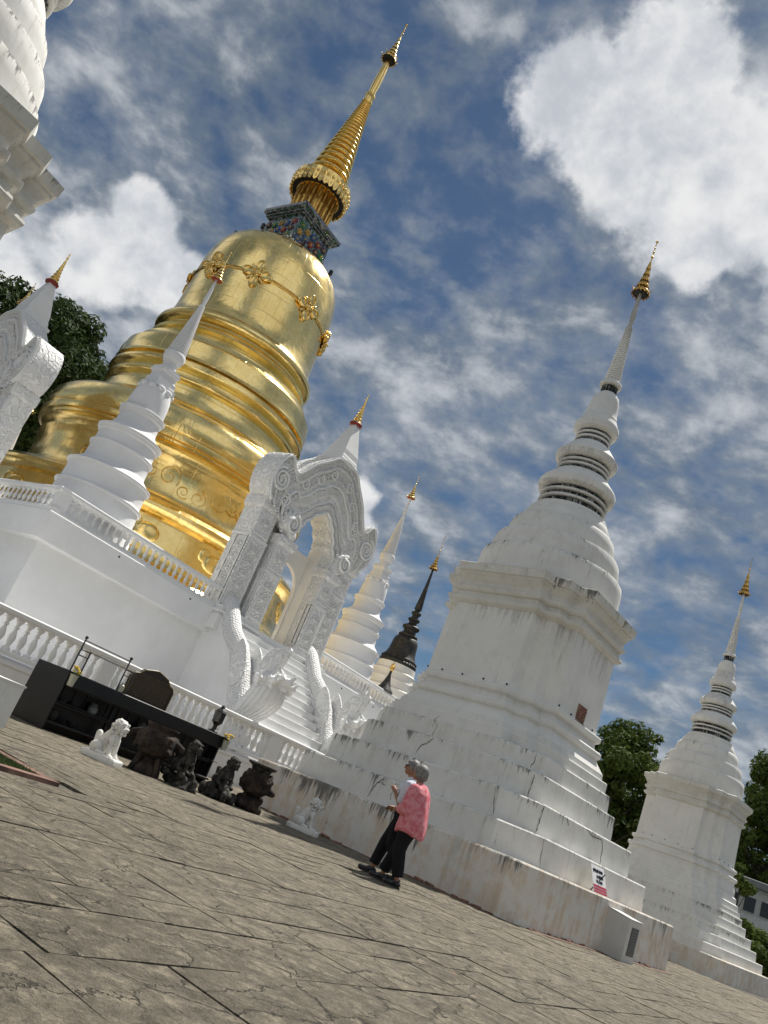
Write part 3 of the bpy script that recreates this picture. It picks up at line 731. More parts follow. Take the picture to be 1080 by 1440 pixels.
# ------------------------------------------------------------------ gate
def resample(pts, n):
    L = [0]
    for a, b in zip(pts, pts[1:]): L.append(L[-1] + math.dist(a, b))
    out = []
    for i in range(n):
        d = L[-1] * i / (n - 1); k = 0
        while k < len(L) - 2 and L[k + 1] < d: k += 1
        f = (d - L[k]) / max(1e-9, L[k + 1] - L[k]); out.append((pts[k][0] + (pts[k + 1][0] - pts[k][0]) * f, pts[k][1] + (pts[k + 1][1] - pts[k][1]) * f))
    return out
def smooth_pts(p, it=2):
    for _ in range(it):
        q = [p[0]]
        for a, b in zip(p, p[1:]): q += [(a[0] * .75 + b[0] * .25, a[1] * .75 + b[1] * .25), (a[0] * .25 + b[0] * .75, a[1] * .25 + b[1] * .75)]
        q.append(p[-1]); p = q
    return p
def rosette_mesh():
    mb = MB(); mb.ball((0, 0, 0), .10, 12, 8, (1, .75, 1))
    for q in range(8):
        an = q * pi / 4; mb.ball((.15 * cos(an), 0, .15 * sin(an)), .062, 8, 5, (1, .8, 1))
    pts = [(.235 * cos(2 * pi * i / 24), -.01, .215 * sin(2 * pi * i / 24)) for i in range(25)]
    mb.tube(pts, .018, 5, Vector((0, 1, 0)))
    me = bpy.data.meshes.new('rosette'); me.from_pydata(mb.v, [], mb.f); me.materials.append(CA)
    me.polygons.foreach_set('use_smooth', [True] * len(me.polygons)); return me
ROSETTE = rosette_mesh()
def curl_mesh():
    mb = MB(); n_ = 18
    pts = [(.10 * (1 - .85 * i / n_) * cos(i * .55), 0, .10 * (1 - .85 * i / n_) * sin(i * .55)) for i in range(n_ + 1)]
    mb.tube(pts, [.024 * (1 - .4 * i / n_) for i in range(n_ + 1)], 5, Vector((0, 1, 0)), 1.5)
    mb.tube([(.10, 0, 0), (.11, 0, -.09), (.05, 0, -.17)], [.026, .02, .004], 5, Vector((0, 1, 0)), 1.4)
    return mb
CURL = curl_mesh()
def gate(label, origin, rz, group):
    t = thing('arched_gate', label, 'gate', origin, rz, group)
    rng = random.Random(12)
    for sx in (-1, 1):
        # plinth mouldings beneath the pillars
        def blk(xa, xb, ya, yb, z0, z1, nm, mat, b=.015):
            a, c = sorted((sx * xa, sx * xb)); return MB().bbox(a, ya, z0, c, yb, z1, b).build(nm, mat, t)
        blk(.98, 3.12, 3.66, 5.15, 4.2, 4.72, 'pillar_base', W_); blk(1.0, 3.08, 3.70, 5.1, 4.72, 4.80, 'pillar_base', W_)
        blk(.94, 3.14, 3.62, 5.15, 4.80, 4.90, 'pillar_base', W_); blk(1.02, 3.05, 3.72, 5.05, 4.90, 5.08, 'pillar_base', W_)
        # outer and inner pillars with raised frames and bosses
        for nm, xa, xb, ya, yb, z0, z1, zc in (('outer_pillar', 2.12, 3.02, 4.0, 4.95, 5.06, 8.82, 9.22), ('inner_pillar', 1.08, 1.88, 3.72, 4.33, 5.06, 7.98, 8.32)):
            pl = blk(xa, xb, ya, yb, z0, z1, nm, CA, .03)
            mb = MB(); a, c = sorted((sx * xa, sx * xb))
            # frame on the front and on the outward side
            for f in (0.06, ):
                fr = .05
                mb.box(a + f, ya - .035, z0 + .15, a + f + fr, ya + .01, z1 - 1.15); mb.box(c - f - fr, ya - .035, z0 + .15, c - f, ya + .01, z1 - 1.15)
                mb.box(a + f, ya - .036, z1 - 1.16, c - f, ya + .01, z1 - 1.10); mb.box(a + f, ya - .036, z0 + .10, c - f, ya + .01, z0 + .16)
                mb.box(a + f, ya - .036, z1 - .98, c - f, ya + .01, z1 - .92)
            xo = sx * (xb if nm == 'outer_pillar' else xa) ; xx = (xo - .01 * sx, xo + .035 * sx) if nm == 'outer_pillar' else (xo + .01 * sx, xo - .035 * sx)
            xl, xh = sorted(xx)
            for y in (ya + .07, yb - .35): mb.box(xl, y, z0 + .15, xh, y + .05, z1 - 1.15)
            mb.box(xl, ya + .07, z1 - 1.16, xh, yb - .3, z1 - 1.10); mb.box(xl, ya + .07, z0 + .1, xh, yb - .3, z0 + .16)
            # left facing side of every pillar also shows
            xs = a; 
            for y in (ya + .07, yb - .35): mb.box(xs - .03, y, z0 + .15, xs + .01, y + .05, z1 - 1.15)
            mb.box(xs - .03, ya + .07, z1 - 1.16, xs + .01, yb - .3, z1 - 1.10)
            mb.build('panel_frame', W_, t)
            z = z0 + .42
            while z < z1 - 1.25:
                for cx, cy, rr in (((a + c) / 2, ya, 0), (a, (ya + yb - .2) / 2, -pi / 2)):
                    if rr and nm == 'inner_pillar': continue
                    o = link_mesh('rosette', ROSETTE.copy() if False else ROSETTE, None, t); o.location = (cx, cy, z); o.rotation_euler = (0, 0, rr)
                z += .44
            o = link_mesh('rosette', ROSETTE, None, t); o.location = ((a + c) / 2, ya, z1 - .5)
            # twisted leaf ropes along the corners
            bs = MB()
            for cx, cy in ((a + .02, ya + .02), (c - .02, ya + .02)):
                z = z0 + .1
                while z < z1 - 1.1:
                    bs.ball((cx, cy, z), .055, 6, 4, (1, 1, 1.5)); z += .115
            for sxx in (-1, 1):     # small leaves between the rosettes
                z = z0 + .2
                while z < z1 - 1.2:
                    bs.ball(((a + c) / 2 + sxx * (c - a) * .30, ya, z), .045, 6, 4, (.8, .8, 1.6)); z += .11
            tag(bs.build('leaf_rope', CA, t, 60), kind='stuff')
            g_ = .10
            a2, c2 = a - g_, c + g_
            MB().loft([[(a - .0, ya, z1 - .02), (c, ya, z1 - .02), (c, yb, z1 - .02), (a, yb, z1 - .02)], [(a2 + .05, ya - .05, z1 + .02), (c2 - .05, ya - .05, z1 + .02), (c2 - .05, yb, z1 + .02), (a2 + .05, yb, z1 + .02)],
                       [(a2, ya - g_, z1 + .10), (c2, ya - g_, z1 + .10), (c2, yb, z1 + .10), (a2, yb, z1 + .10)], [(a2, ya - g_, zc), (c2, ya - g_, zc), (c2, yb, zc), (a2, yb, zc)]]).build('capital', CA, t)
            MB().bbox(a - .03, ya - .03, z1 - 1.12, c + .03, yb, z1 - 1.04, .01).build('band', W_, t)
        # plain passage wall behind the pillars
        blk(1.06, 2.10, 4.32, 5.0, 4.96, 9.0, 'passage_wall', CR, .02)  # cream tone is reflected gold light put into the wall colour
    # back wall of the passage with a smaller round arch
    arch = [(-1.0 * cos(pi * i / 16), 7.0 + .95 * sin(pi * i / 16)) for i in range(17)]
    arch = [(-1.0, 4.96)] + arch + [(1.0, 4.96)]
    outer = [(-1.2, 4.96)] + [(-1.2, 7.1 + 1.5 * i / 5) for i in range(6)] + [(-1.2 + 2.4 * i / 5, 8.6) for i in range(1, 6)] + [(1.2, 8.6 - 1.5 * i / 5) for i in range(1, 6)] + [(1.2, 4.96)]
    n = 19; A_ = resample(arch, n); O_ = resample(outer, n); mb = MB(); 
    for y in (4.80, 4.98): mb.v += [(x, y, z) for x, z in A_] + [(x, y, z) for x, z in O_]
    for i in range(n - 1):
        mb.f += [(i, i + 1, n + i + 1, n + i), (2 * n + i, 3 * n + i, 3 * n + i + 1, 2 * n + i + 1), (i, 2 * n + i, 2 * n + i + 1, i + 1), (n + i, n + i + 1, 3 * n + i + 1, 3 * n + i)]
    mb.build('back_arch', CR, t)
    # pediment
    outh = [(3.05, 9.2), (3.28, 9.45), (3.42, 9.9), (3.40, 10.4), (3.22, 10.85), (2.98, 11.12), (2.78, 11.05), (2.66, 10.78), (2.45, 10.62), (2.25, 10.72), (2.02, 11.0), (1.7, 11.45), (1.3, 11.8), (.98, 12.05), (.75, 12.3), (.55, 12.42), (0, 12.5)]
    innh = [(1.08, 8.30), (1.2, 8.6), (1.12, 8.95), (.88, 9.08), (.90, 9.35), (.66, 9.52), (.60, 9.75), (.36, 9.84), (.22, 10.02), (0, 10.12)]
    n = 44
    outh = resample(smooth_pts(outh), n); innh = resample(smooth_pts(innh, 1), n)
    def lev(f): return [(i_[0] + (o_[0] - i_[0]) * f, i_[1] + (o_[1] - i_[1]) * f) for i_, o_ in zip(innh, outh)]
    def both(c): return [(-x, z) for x, z in c] + [(x, z) for x, z in reversed(c[:-1])]
    inn, out = both(innh), both(outh); m = len(inn)
    YF, YB = 3.90, 4.88
    mb = MB()
    for y in (YF, YB): mb.v += [(x, y, z) for x, z in inn] + [(x, y, z) for x, z in out]
    for i in range(m - 1):
        mb.f += [(i, i + 1, m + i + 1, m + i), (2 * m + i, 3 * m + i, 3 * m + i + 1, 2 * m + i + 1), (i, 2 * m + i, 2 * m + i + 1, i + 1), (m + i, m + i + 1, 3 * m + i + 1, 3 * m + i)]
    mb.f += [(0, m, 3 * m, 2 * m), (m - 1, 3 * m - 1, 4 * m - 1, 2 * m - 1)]
    mb.build('pediment', CA, t)
    # smooth stepped bands riding on the front, like rows of raised flames
    for f, w, pr in ((.04, .035, .10), (.22, .024, .07), (.50, .036, .13), (.60, .022, .08), (.80, .028, .12), (.97, .045, .15)):
        c = both(lev(f)); mb = MB()
        pts = [(x, YF - pr * .3, z) for x, z in c]
        mb.tube(pts, w * 1.3, 6, Vector((0, 1, 0)), 1.6); mb.build('arch_band', W_, t, 60)
    lf = MB()
    for f, hgt in ((.12, .18), (.30, .22), (.56, .24), (.74, .24), (.90, .16), (.985, .09)):
        c = resample(both(lev(f)), int(60 + 60 * f))
        for i in range(1, len(c) - 1):
            x, z = c[i]; dx, dz = c[i + 1][0] - c[i - 1][0], c[i + 1][1] - c[i - 1][1]; L = max(1e-6, math.hypot(dx, dz)); nx, nz = -dz / L, dx / L
            tx, tz = dx / L, dz / L; w = .055
            a = (x - tx * w, YF - .01, z - tz * w); b = (x + tx * w, YF - .01, z + tz * w); tip = (x + nx * hgt + tx * .03, YF - .075, z + nz * hgt); mid = (x + nx * hgt * .4, YF - .10, z + nz * hgt * .4)
            lf.add([a, b, tip, mid, (x, YF + .02, z)], [(0, 3, 2), (3, 1, 2), (0, 4, 3), (4, 1, 3), (0, 2, 4), (4, 2, 1)])
    tag(lf.build('leaf_fringe', W_, t), kind='stuff')
    # scrolls
    def spiral(cx, cz, r, turns, sgn, y, tk):
        sc = MB(); pts = []; n_ = int(26 * turns)
        for i in range(n_ + 1):
            a = sgn * (2 * pi * turns * i / n_) + pi / 2; rr = r * (1 - .88 * i / n_)
            pts.append((cx + rr * cos(a), y, cz + rr * sin(a)))
        sc.tube(pts, [tk * (1 - .5 * i / n_) for i in range(n_ + 1)], 7, Vector((0, 1, 0)), 1.4)
        sc.build('scroll', W_, t, 60)
    for sx in (-1, 1):
        spiral(sx * 2.90, 10.05, .46, 2.6, -sx, YF - .05, .065); spiral(sx * 2.90, 10.05, .58, 1.0, -sx, YF - .03, .05)
        spiral(sx * 1.72, 8.85, .36, 2.0, sx, YF - .34, .055); spiral(sx * 2.35, 9.5, .25, 1.8, sx, YF - .05, .045)
        MB().ball((sx * 1.72, YF - .06, 8.85), .44, 16, 10, (1, .62, 1)).build('scroll_boss', CA, t, 60); MB().ball((sx * 1.50, YF - .10, 8.50), .3, 14, 8, (1.1, .8, .9)).build('scroll_boss', CA, t, 60)
        fr_ = MB()
        for q in range(12):
            an = 2 * pi * q / 12; fr_.ball((sx * 1.72 + .46 * cos(an), YF - .12, 8.85 + .46 * sin(an)), .07, 7, 5)
        tag(fr_.build('scroll_beads', CA, t, 60), kind='stuff')
        spiral(sx * .55, 11.6, .2, 1.6, sx, YF - .06, .04); spiral(sx * 1.1, 11.05, .2, 1.6, sx, YF - .06, .04); spiral(sx * 1.75, 10.5, .22, 1.6, sx, YF - .06, .04)
    # curling tendrils that fill the fields between the bands
    rc = random.Random(21); mb = MB()
    for f in (.13, .36, .43, .69, .885):
        c = resample(both(lev(f)), int(46 + 40 * f))
        for i in range(1, len(c) - 1):
            x, z = c[i]; s_ = (.95 if f in (.36, .43) else .75) * rc.uniform(.8, 1.1); a = rc.uniform(0, 6.28); fl = rc.choice((-1, 1))
            vs = [((vx * cos(a) - vz * sin(a)) * s_ * fl + x, YF - .035 + vy, (vx * sin(a) + vz * cos(a)) * s_ + z) for vx, vy, vz in CURL.v]
            mb.add(vs, CURL.f)
    tag(mb.build('tendrils', W_, t), kind='stuff')
    # spire on the crest
    def sq(h, z): return [(-h, 4.42 - h, z), (h, 4.42 - h, z), (h, 4.42 + h, z), (-h, 4.42 + h, z)]
    MB().loft([sq(.62, 12.3), sq(.62, 12.42), sq(.56, 12.45), sq(.52, 12.50), sq(.50, 12.62), sq(.47, 12.68), sq(.45, 12.9), sq(.13, 14.2), sq(.12, 14.22)]).build('spire', W_, t)
    for sx in (-1, 1): MB().tube([(sx * .36, 4.42 - .42, 12.72), (sx * .1, 4.42 - .16, 13.9)], .025, 5).build('spire_edging', CA, t)
    MB().tube([(-.36, 4.2, 12.74), (.36, 4.2, 12.74)], .025, 5).build('spire_edging', CA, t)
    e = bpy.data.objects.new('gilt_finial', None)
    MB().lathe([(.10, 14.18), (.25, 14.2), (.27, 14.28), (.2, 14.34), (.12, 14.36)], 16).build('red_collar', M['red'], t, 40).location = (0, 4.42, 0)
    fm = MB(); z = 14.34; r = .21
    for i in range(7):
        fm.lathe([(r * .6, z - .02), (r, z), (r * .9, z + .05), (r * .62, z + .13), (r * .6, z + .15)], 12); z += .15; r *= .80
    fm.lathe([(.035, z - .03), (.015, 15.75)], 6); fm.ball((0, 0, 15.5), .05, 7, 5); fm.ball((0, 0, 15.65), .035, 7, 5)
    fm.build('gilt_finial', M['goldfine'], t, 40).location = (0, 4.42, 0)
    return t
GATE = gate('ornate white arched gate at the head of the naga stairway, facing the courtyard', S(10.55, 0), YAWP, 'carved gates of the platform')
SG = dup(GATE, S(-3.35, 13.3), YAWP - pi / 2, 'second carved gate at the left edge, seen from its side below the dark tree', 'carved gates of the platform')

def stair():
    t = thing('stairway', 'broad white stairway between the two naga balustrades', 'stairs', B0, YAWP)
    n = 15; z0, z1, o0, o1 = .86, 4.94, .55, 3.95
    for i in range(n):
        za = z0 + (z1 - z0) * i / n; zb = z0 + (z1 - z0) * (i + 1) / n; oa = o0 + (o1 - o0) * i / n
        MB().bbox(8.15, oa, za - .15, 12.65, oa + .6, zb - .002 * 0, .012).build('step', W_, t)
    MB().box(8.1, 3.9, .9, 12.7, 5.4, 4.935).build('landing', W_, t)
    MB().box(9.2, 4.6, 4.9, 11.9, 8.0, 4.962).build('threshold', M['white'], t)
stair()

def naga_heads_mesh():
    mb = MB()
    for k, a in enumerate((-62, -31, 0, 31, 62)):
        an = radians(a); rz = Matrix.Rotation(an, 3, 'Z')
        sc = 1.35 if k == 2 else 1.15
        def P(x, y, z): return rz @ Vector((x * sc, -.42 + y * sc * 1.0, (z) * sc)) + Vector((0, 0, 1.25 - abs(a) * .0030))
        mb.ball(P(0, -.10, .02), .19 * sc, 12, 8, (.9, 1.15, .95), rz)
        mb.cap(P(0, -.18, .02), P(0, -.42, .06), .12 * sc, .085 * sc, 8)          # upper jaw
        mb.cap(P(0, -.40, .08), P(0, -.50, .20), .06 * sc, .035 * sc, 7)          # curled nose
        mb.cap(P(0, -.15, -.10), P(0, -.36, -.13), .08 * sc, .045 * sc, 7)        # lower jaw
        for s_ in (-1, 1):
            mb.ball(P(s_ * .12, -.24, .10), .072 * sc, 10, 7); mb.ball(P(s_ * .125, -.29, .10), .035 * sc, 8, 6); mb.cap(P(s_ * .12, -.1, .12), P(s_ * .20, .06, .22), .05 * sc, .02 * sc, 6)
        mb.cap(P(0, -.12, .16), P(0, .04, .30), .07 * sc, .03 * sc, 7)
        mb.cap(P(0, .02, -.02), rz @ Vector((0, -.06, 0)) + Vector((0, .0, .62)), .17 * sc, .2 * sc, 9)
        for q in range(4): mb.ball(P((q - 1.5) * .07, -.16, .2), .035, 6, 4)
    return blobs_mesh(mb, .017, 'naga_heads', 1)
NAGA_H = naga_heads_mesh()
def leaf_plate(pts, th):
    """carved leaf in the y-z plane, a little thicker in the middle"""
    n = len(pts); cy = sum(p[0] for p in pts) / n; cz = sum(p[1] for p in pts) / n
    rings = []
    for x, f in ((-th, .86), (-th * .6, 1), (th * .6, 1), (th, .86)):
        rings.append([(x, cy + (y - cy) * f, cz + (z - cz) * f) for y, z in pts])
    return MB().loft(rings)
def naga(label, s):
    t = thing('naga_balustrade', label, 'naga statue', S(s, 0), YAWP, 'naga balustrades of the stairway')
    path = [(4.35, 5.55), (3.9, 5.22), (3.3, 4.42), (2.7, 3.98), (2.25, 3.4), (1.98, 2.85), (1.75, 2.40), (1.42, 2.12)]
    P = [Vector((0, y, z - .12)) for y, z in path]
    mb = MB(); mb.tube(P, [.34, .36, .37, .37, .37, .38, .40, .40], 16, Vector((1, 0, 0)), 1.0); mb.build('body', SC, t, 80)
    # ribbed edging lines that run with the body
    for sx in (-1, 1):
        MB().tube([p + Vector((sx * .33, -.02, -.22)) for p in P[:-1]], .055, 6).build('edging', W_, t, 80)
    # solid parapet under the body
    mb = MB(); bot = .84
    pp = [(y, z - .30) for y, z in path]
    mb.loft([[(x, y, z) for y, z in pp] + [(x, path[-1][0] - .1, bot), (x, 4.4, bot)] for x in (-.34, .34)]); mb.build('parapet', W_, t)
    # chest: overlapping belly plates that swell forward and upward
    rings = []; N = 30
    for i in range(N + 1):
        f = i / N
        cy = 1.38 - .62 * sin(min(1, f * 1.05) * pi * .55) ; cz = 1.70 + 1.32 * f
        wx = .32 + .34 * sin(pi * min(1, f * .72 + .10)); wy = .30 + .24 * sin(pi * f * .85)
        rib = 1 + .030 * abs(sin(f * N * pi / 3.0))
        rings.append([(wx * rib * cos(2 * pi * k / 28) * (1 + .04 * cos(14 * 2 * pi * k / 28) * 0), cy + wy * rib * sin(2 * pi * k / 28), cz + .16 * (-sin(2 * pi * k / 28))) for k in range(28)])
    MB().loft(rings).build('chest', W_, t, 70)
    gr = MB()
    for k in range(11):
        a = -pi + pi * (k + .5) / 11; pts = []
        for i in range(2, N - 3, 2):
            f = i / N; cy = 1.38 - .62 * sin(min(1, f * 1.05) * pi * .55); cz = 1.70 + 1.32 * f
            wx = .32 + .34 * sin(pi * min(1, f * .72 + .10)); wy = .30 + .24 * sin(pi * f * .85)
            pts.append((wx * 1.03 * cos(a), cy + wy * 1.03 * sin(a), cz - .16 * sin(a)))
        gr.tube(pts, .028, 5)
    gr.build('chest_ribs', W_, t, 80)
    h = link_mesh('heads', NAGA_H, W_, t, 60); h.location = (0, .98, 1.98)
    # hood behind the heads and a wing leaf against the body
    hood = smooth_pts([(1.32, 3.0), (1.5, 3.6), (1.35, 4.05), (.95, 4.32), (.42, 4.38), (.5, 4.0), (.62, 3.6), (.9, 3.1), (1.32, 3.0)], 2)[:-1]
    leaf_plate(hood, .10).build('hood', CA, t, 40)
    for sx in (-1, 1):
        o = leaf_plate([(y * .9 + .15, z * .93 + .16) for y, z in hood], .06).build('hood', CA, t, 40); o.location = (sx * .28, .06, -.1); o.rotation_euler = (0, 0, sx * .25)
    wing = smooth_pts([(1.95, 2.6), (2.25, 3.1), (2.45, 3.7), (2.3, 4.25), (1.95, 3.95), (1.65, 3.4), (1.6, 2.9), (1.95, 2.6)], 2)[:-1]
    for sx in (-1, 1):
        o = leaf_plate(wing, .05).build('wing_leaf', CA, t, 40); o.location = (sx * .40, 0, 0)
    return t
naga('five headed white naga on the left side of the stairway', 8.0)
naga('five headed white naga on the right side of the stairway, partly behind the chedi terraces', 12.78)

# ------------------------------------------------------------------ small stupas
def small_stupa(label, loc, k, mat, group='slender white corner stupas', lean=0):
    t = thing('slender_stupa', label, 'stupa', loc, YAWP, group); t.scale = (k, k, k)
    def lip(r, z, h=.12): return [(r * .945, z - h), (r * .95, z - h * .55), (r * .985, z - h * .45), (r, z - h * .1), (r, z + h * .15), (r * .965, z + h * .3)]
    MB().lathe([(1.56, 0), (1.55, .42)] + lip(1.58, .62) + [(1.40, .74), (1.385, .80), (1.37, 1.24)] + lip(1.44, 1.42) + [(1.33, 1.52), (1.315, 1.58), (1.30, 1.95)] + lip(1.40, 2.16) + [(1.20, 2.30)], 64).build('base_drum', mat, t, 35)
    MB().lathe([(1.25, 2.27), (1.12, 2.38), (1.03, 2.46), (1.015, 2.52), (1.0, 2.86)] + lip(1.07, 3.02) + [(.985, 3.12), (.975, 3.18), (.965, 3.42)] + lip(1.09, 3.62, .14) + [(.88, 3.76)], 64).build('middle_drum', mat, t, 35)
    MB().lathe([(.9, 3.74), (.78, 3.86), (.71, 3.96), (.69, 4.02), (.675, 4.32)] + lip(.785, 4.52, .14) + [(.66, 4.42), (.63, 4.64)], 56).build('upper_drum', mat, t, 35)
    MB().lathe([(.655, 4.42), (.66, 4.72), (.645, 5.0), (.61, 5.28), (.56, 5.44), (.50, 5.53), (.40, 5.60), (.3, 5.62)], 48).build('bell', mat, t, 60)
    pet = MB()
    for i in range(10):
        a = 2 * pi * i / 10; c = Vector((cos(a), sin(a), 0)); pet.ball(c * .49 + Vector((0, 0, 5.50)), .15, 8, 6, (1, 1, .75))
    pet.build('petal_ring', mat, t, 60)
    def sq(h, z): return [(-h, -h, z), (h, -h, z), (h, h, z), (-h, h, z)]
    MB().loft([sq(.43, 5.56), sq(.43, 5.70), sq(.38, 5.72), sq(.36, 5.80), sq(.36, 5.92), sq(.33, 5.95), sq(.31, 6.0), sq(.31, 6.12), sq(.34, 6.15), sq(.37, 6.20), sq(.37, 6.26), sq(.34, 6.28), sq(.34, 6.36), sq(.26, 6.40)]).build('square_throne', mat, t)
    MB().lathe([(.25, 6.38), (.25, 6.60), (.30, 6.64), (.36, 6.80), (.38, 6.94), (.36, 7.0), (.33, 7.02)], 40).build('spire_foot', mat, t, 40)
    sp = MB(); disc_rings(sp, 7.0, 9.05, .335, .095, 24, 24, .78); sp.build('ringed_spire', mat, t, 50)
    MB().lathe([(.085, 9.04), (.105, 9.06), (.10, 9.10), (.06, 9.13), (.075, 9.4), (.065, 9.7), (.035, 10.3)], 16).build('rod', mat, t, 40)
    parasol(t, 10.3, .22, .75, (M['goldfine'], M['red']), rod=.5)
    return t
gp = 'slender white corner stupas'
small_stupa('slender grey-white stupa in front of the gold at the left corner of the platform', S(2.85, 6, 4.95), 1.0, WG)
small_stupa('slender white stupa just right of the gate, cream on its gold side', S(17.6, 6, 4.95), .945, WG)
small_stupa('thin stupa spire at the far left edge, behind the second gate', S(2.9, 19.4, 4.95), 1.0, WG)
small_stupa('low stupa spire leaning past the second gate pillar, left of the gold drum', (48 * sin(radians(-25.15)), 48 * cos(radians(-25.15)), 3.4), .98, WG)

def dark_stupa():
    d = 45; a = radians(4.95)
    t = thing('bronze_stupa', 'dark bronze bell stupa on a white round base behind the tall chedi', 'stupa', (d * sin(a), d * cos(a), 0), YAWP)
    MB().lathe([(2.4, -.03), (2.4, 4.5), (1.9, 4.6), (1.9, 6.0), (1.55, 6.1), (1.5, 6.8), (1.55, 6.9), (1.38, 7.0), (1.33, 7.3), (1.36, 7.4), (1.28, 7.5), (1.24, 7.75), (1.26, 7.85), (1.12, 7.95), (1.08, 8.3), (.9, 8.33)], 56).build('base', CR, t, 35)
    MB().lathe([(.98, 8.28), (1.06, 8.32), (1.07, 8.48), (1.0, 8.55), (.96, 8.60), (.96, 8.72), (.86, 8.86), (.78, 9.1), (.74, 9.4), (.72, 9.65), (.66, 9.85), (.54, 9.97), (.46, 10.0)], 48).build('bell', M['bronze'], t, 35)
    kn = MB()
    for i in range(36):
        an = 2 * pi * i / 36; kn.ball((1.0 * cos(an), 1.0 * sin(an), 8.64), .05, 6, 4)
    kn.build('bead_ring', M['bronze'], t)
    MB().lathe([(.5, 9.98), (.55, 10.03), (.55, 10.12), (.42, 10.2), (.36, 10.3), (.36, 10.42), (.48, 10.5), (.50, 10.62), (.34, 10.72), (.24, 10.8), (.22, 10.92), (.34, 11.0), (.34, 11.1), (.22, 11.16), (.18, 11.3), (.28, 11.4), (.28, 11.5), (.17, 11.56), (.14, 11.64), (.22, 11.70), (.21, 11.78), (.115, 12.9), (.13, 12.93), (.11, 12.97), (.05, 14.25)], 32).build('spire', M['bronze'], t, 40)
    parasol(t, 14.3, .25, .95, (M['golddark'], M['dark']), rod=1.2)
dark_stupa()

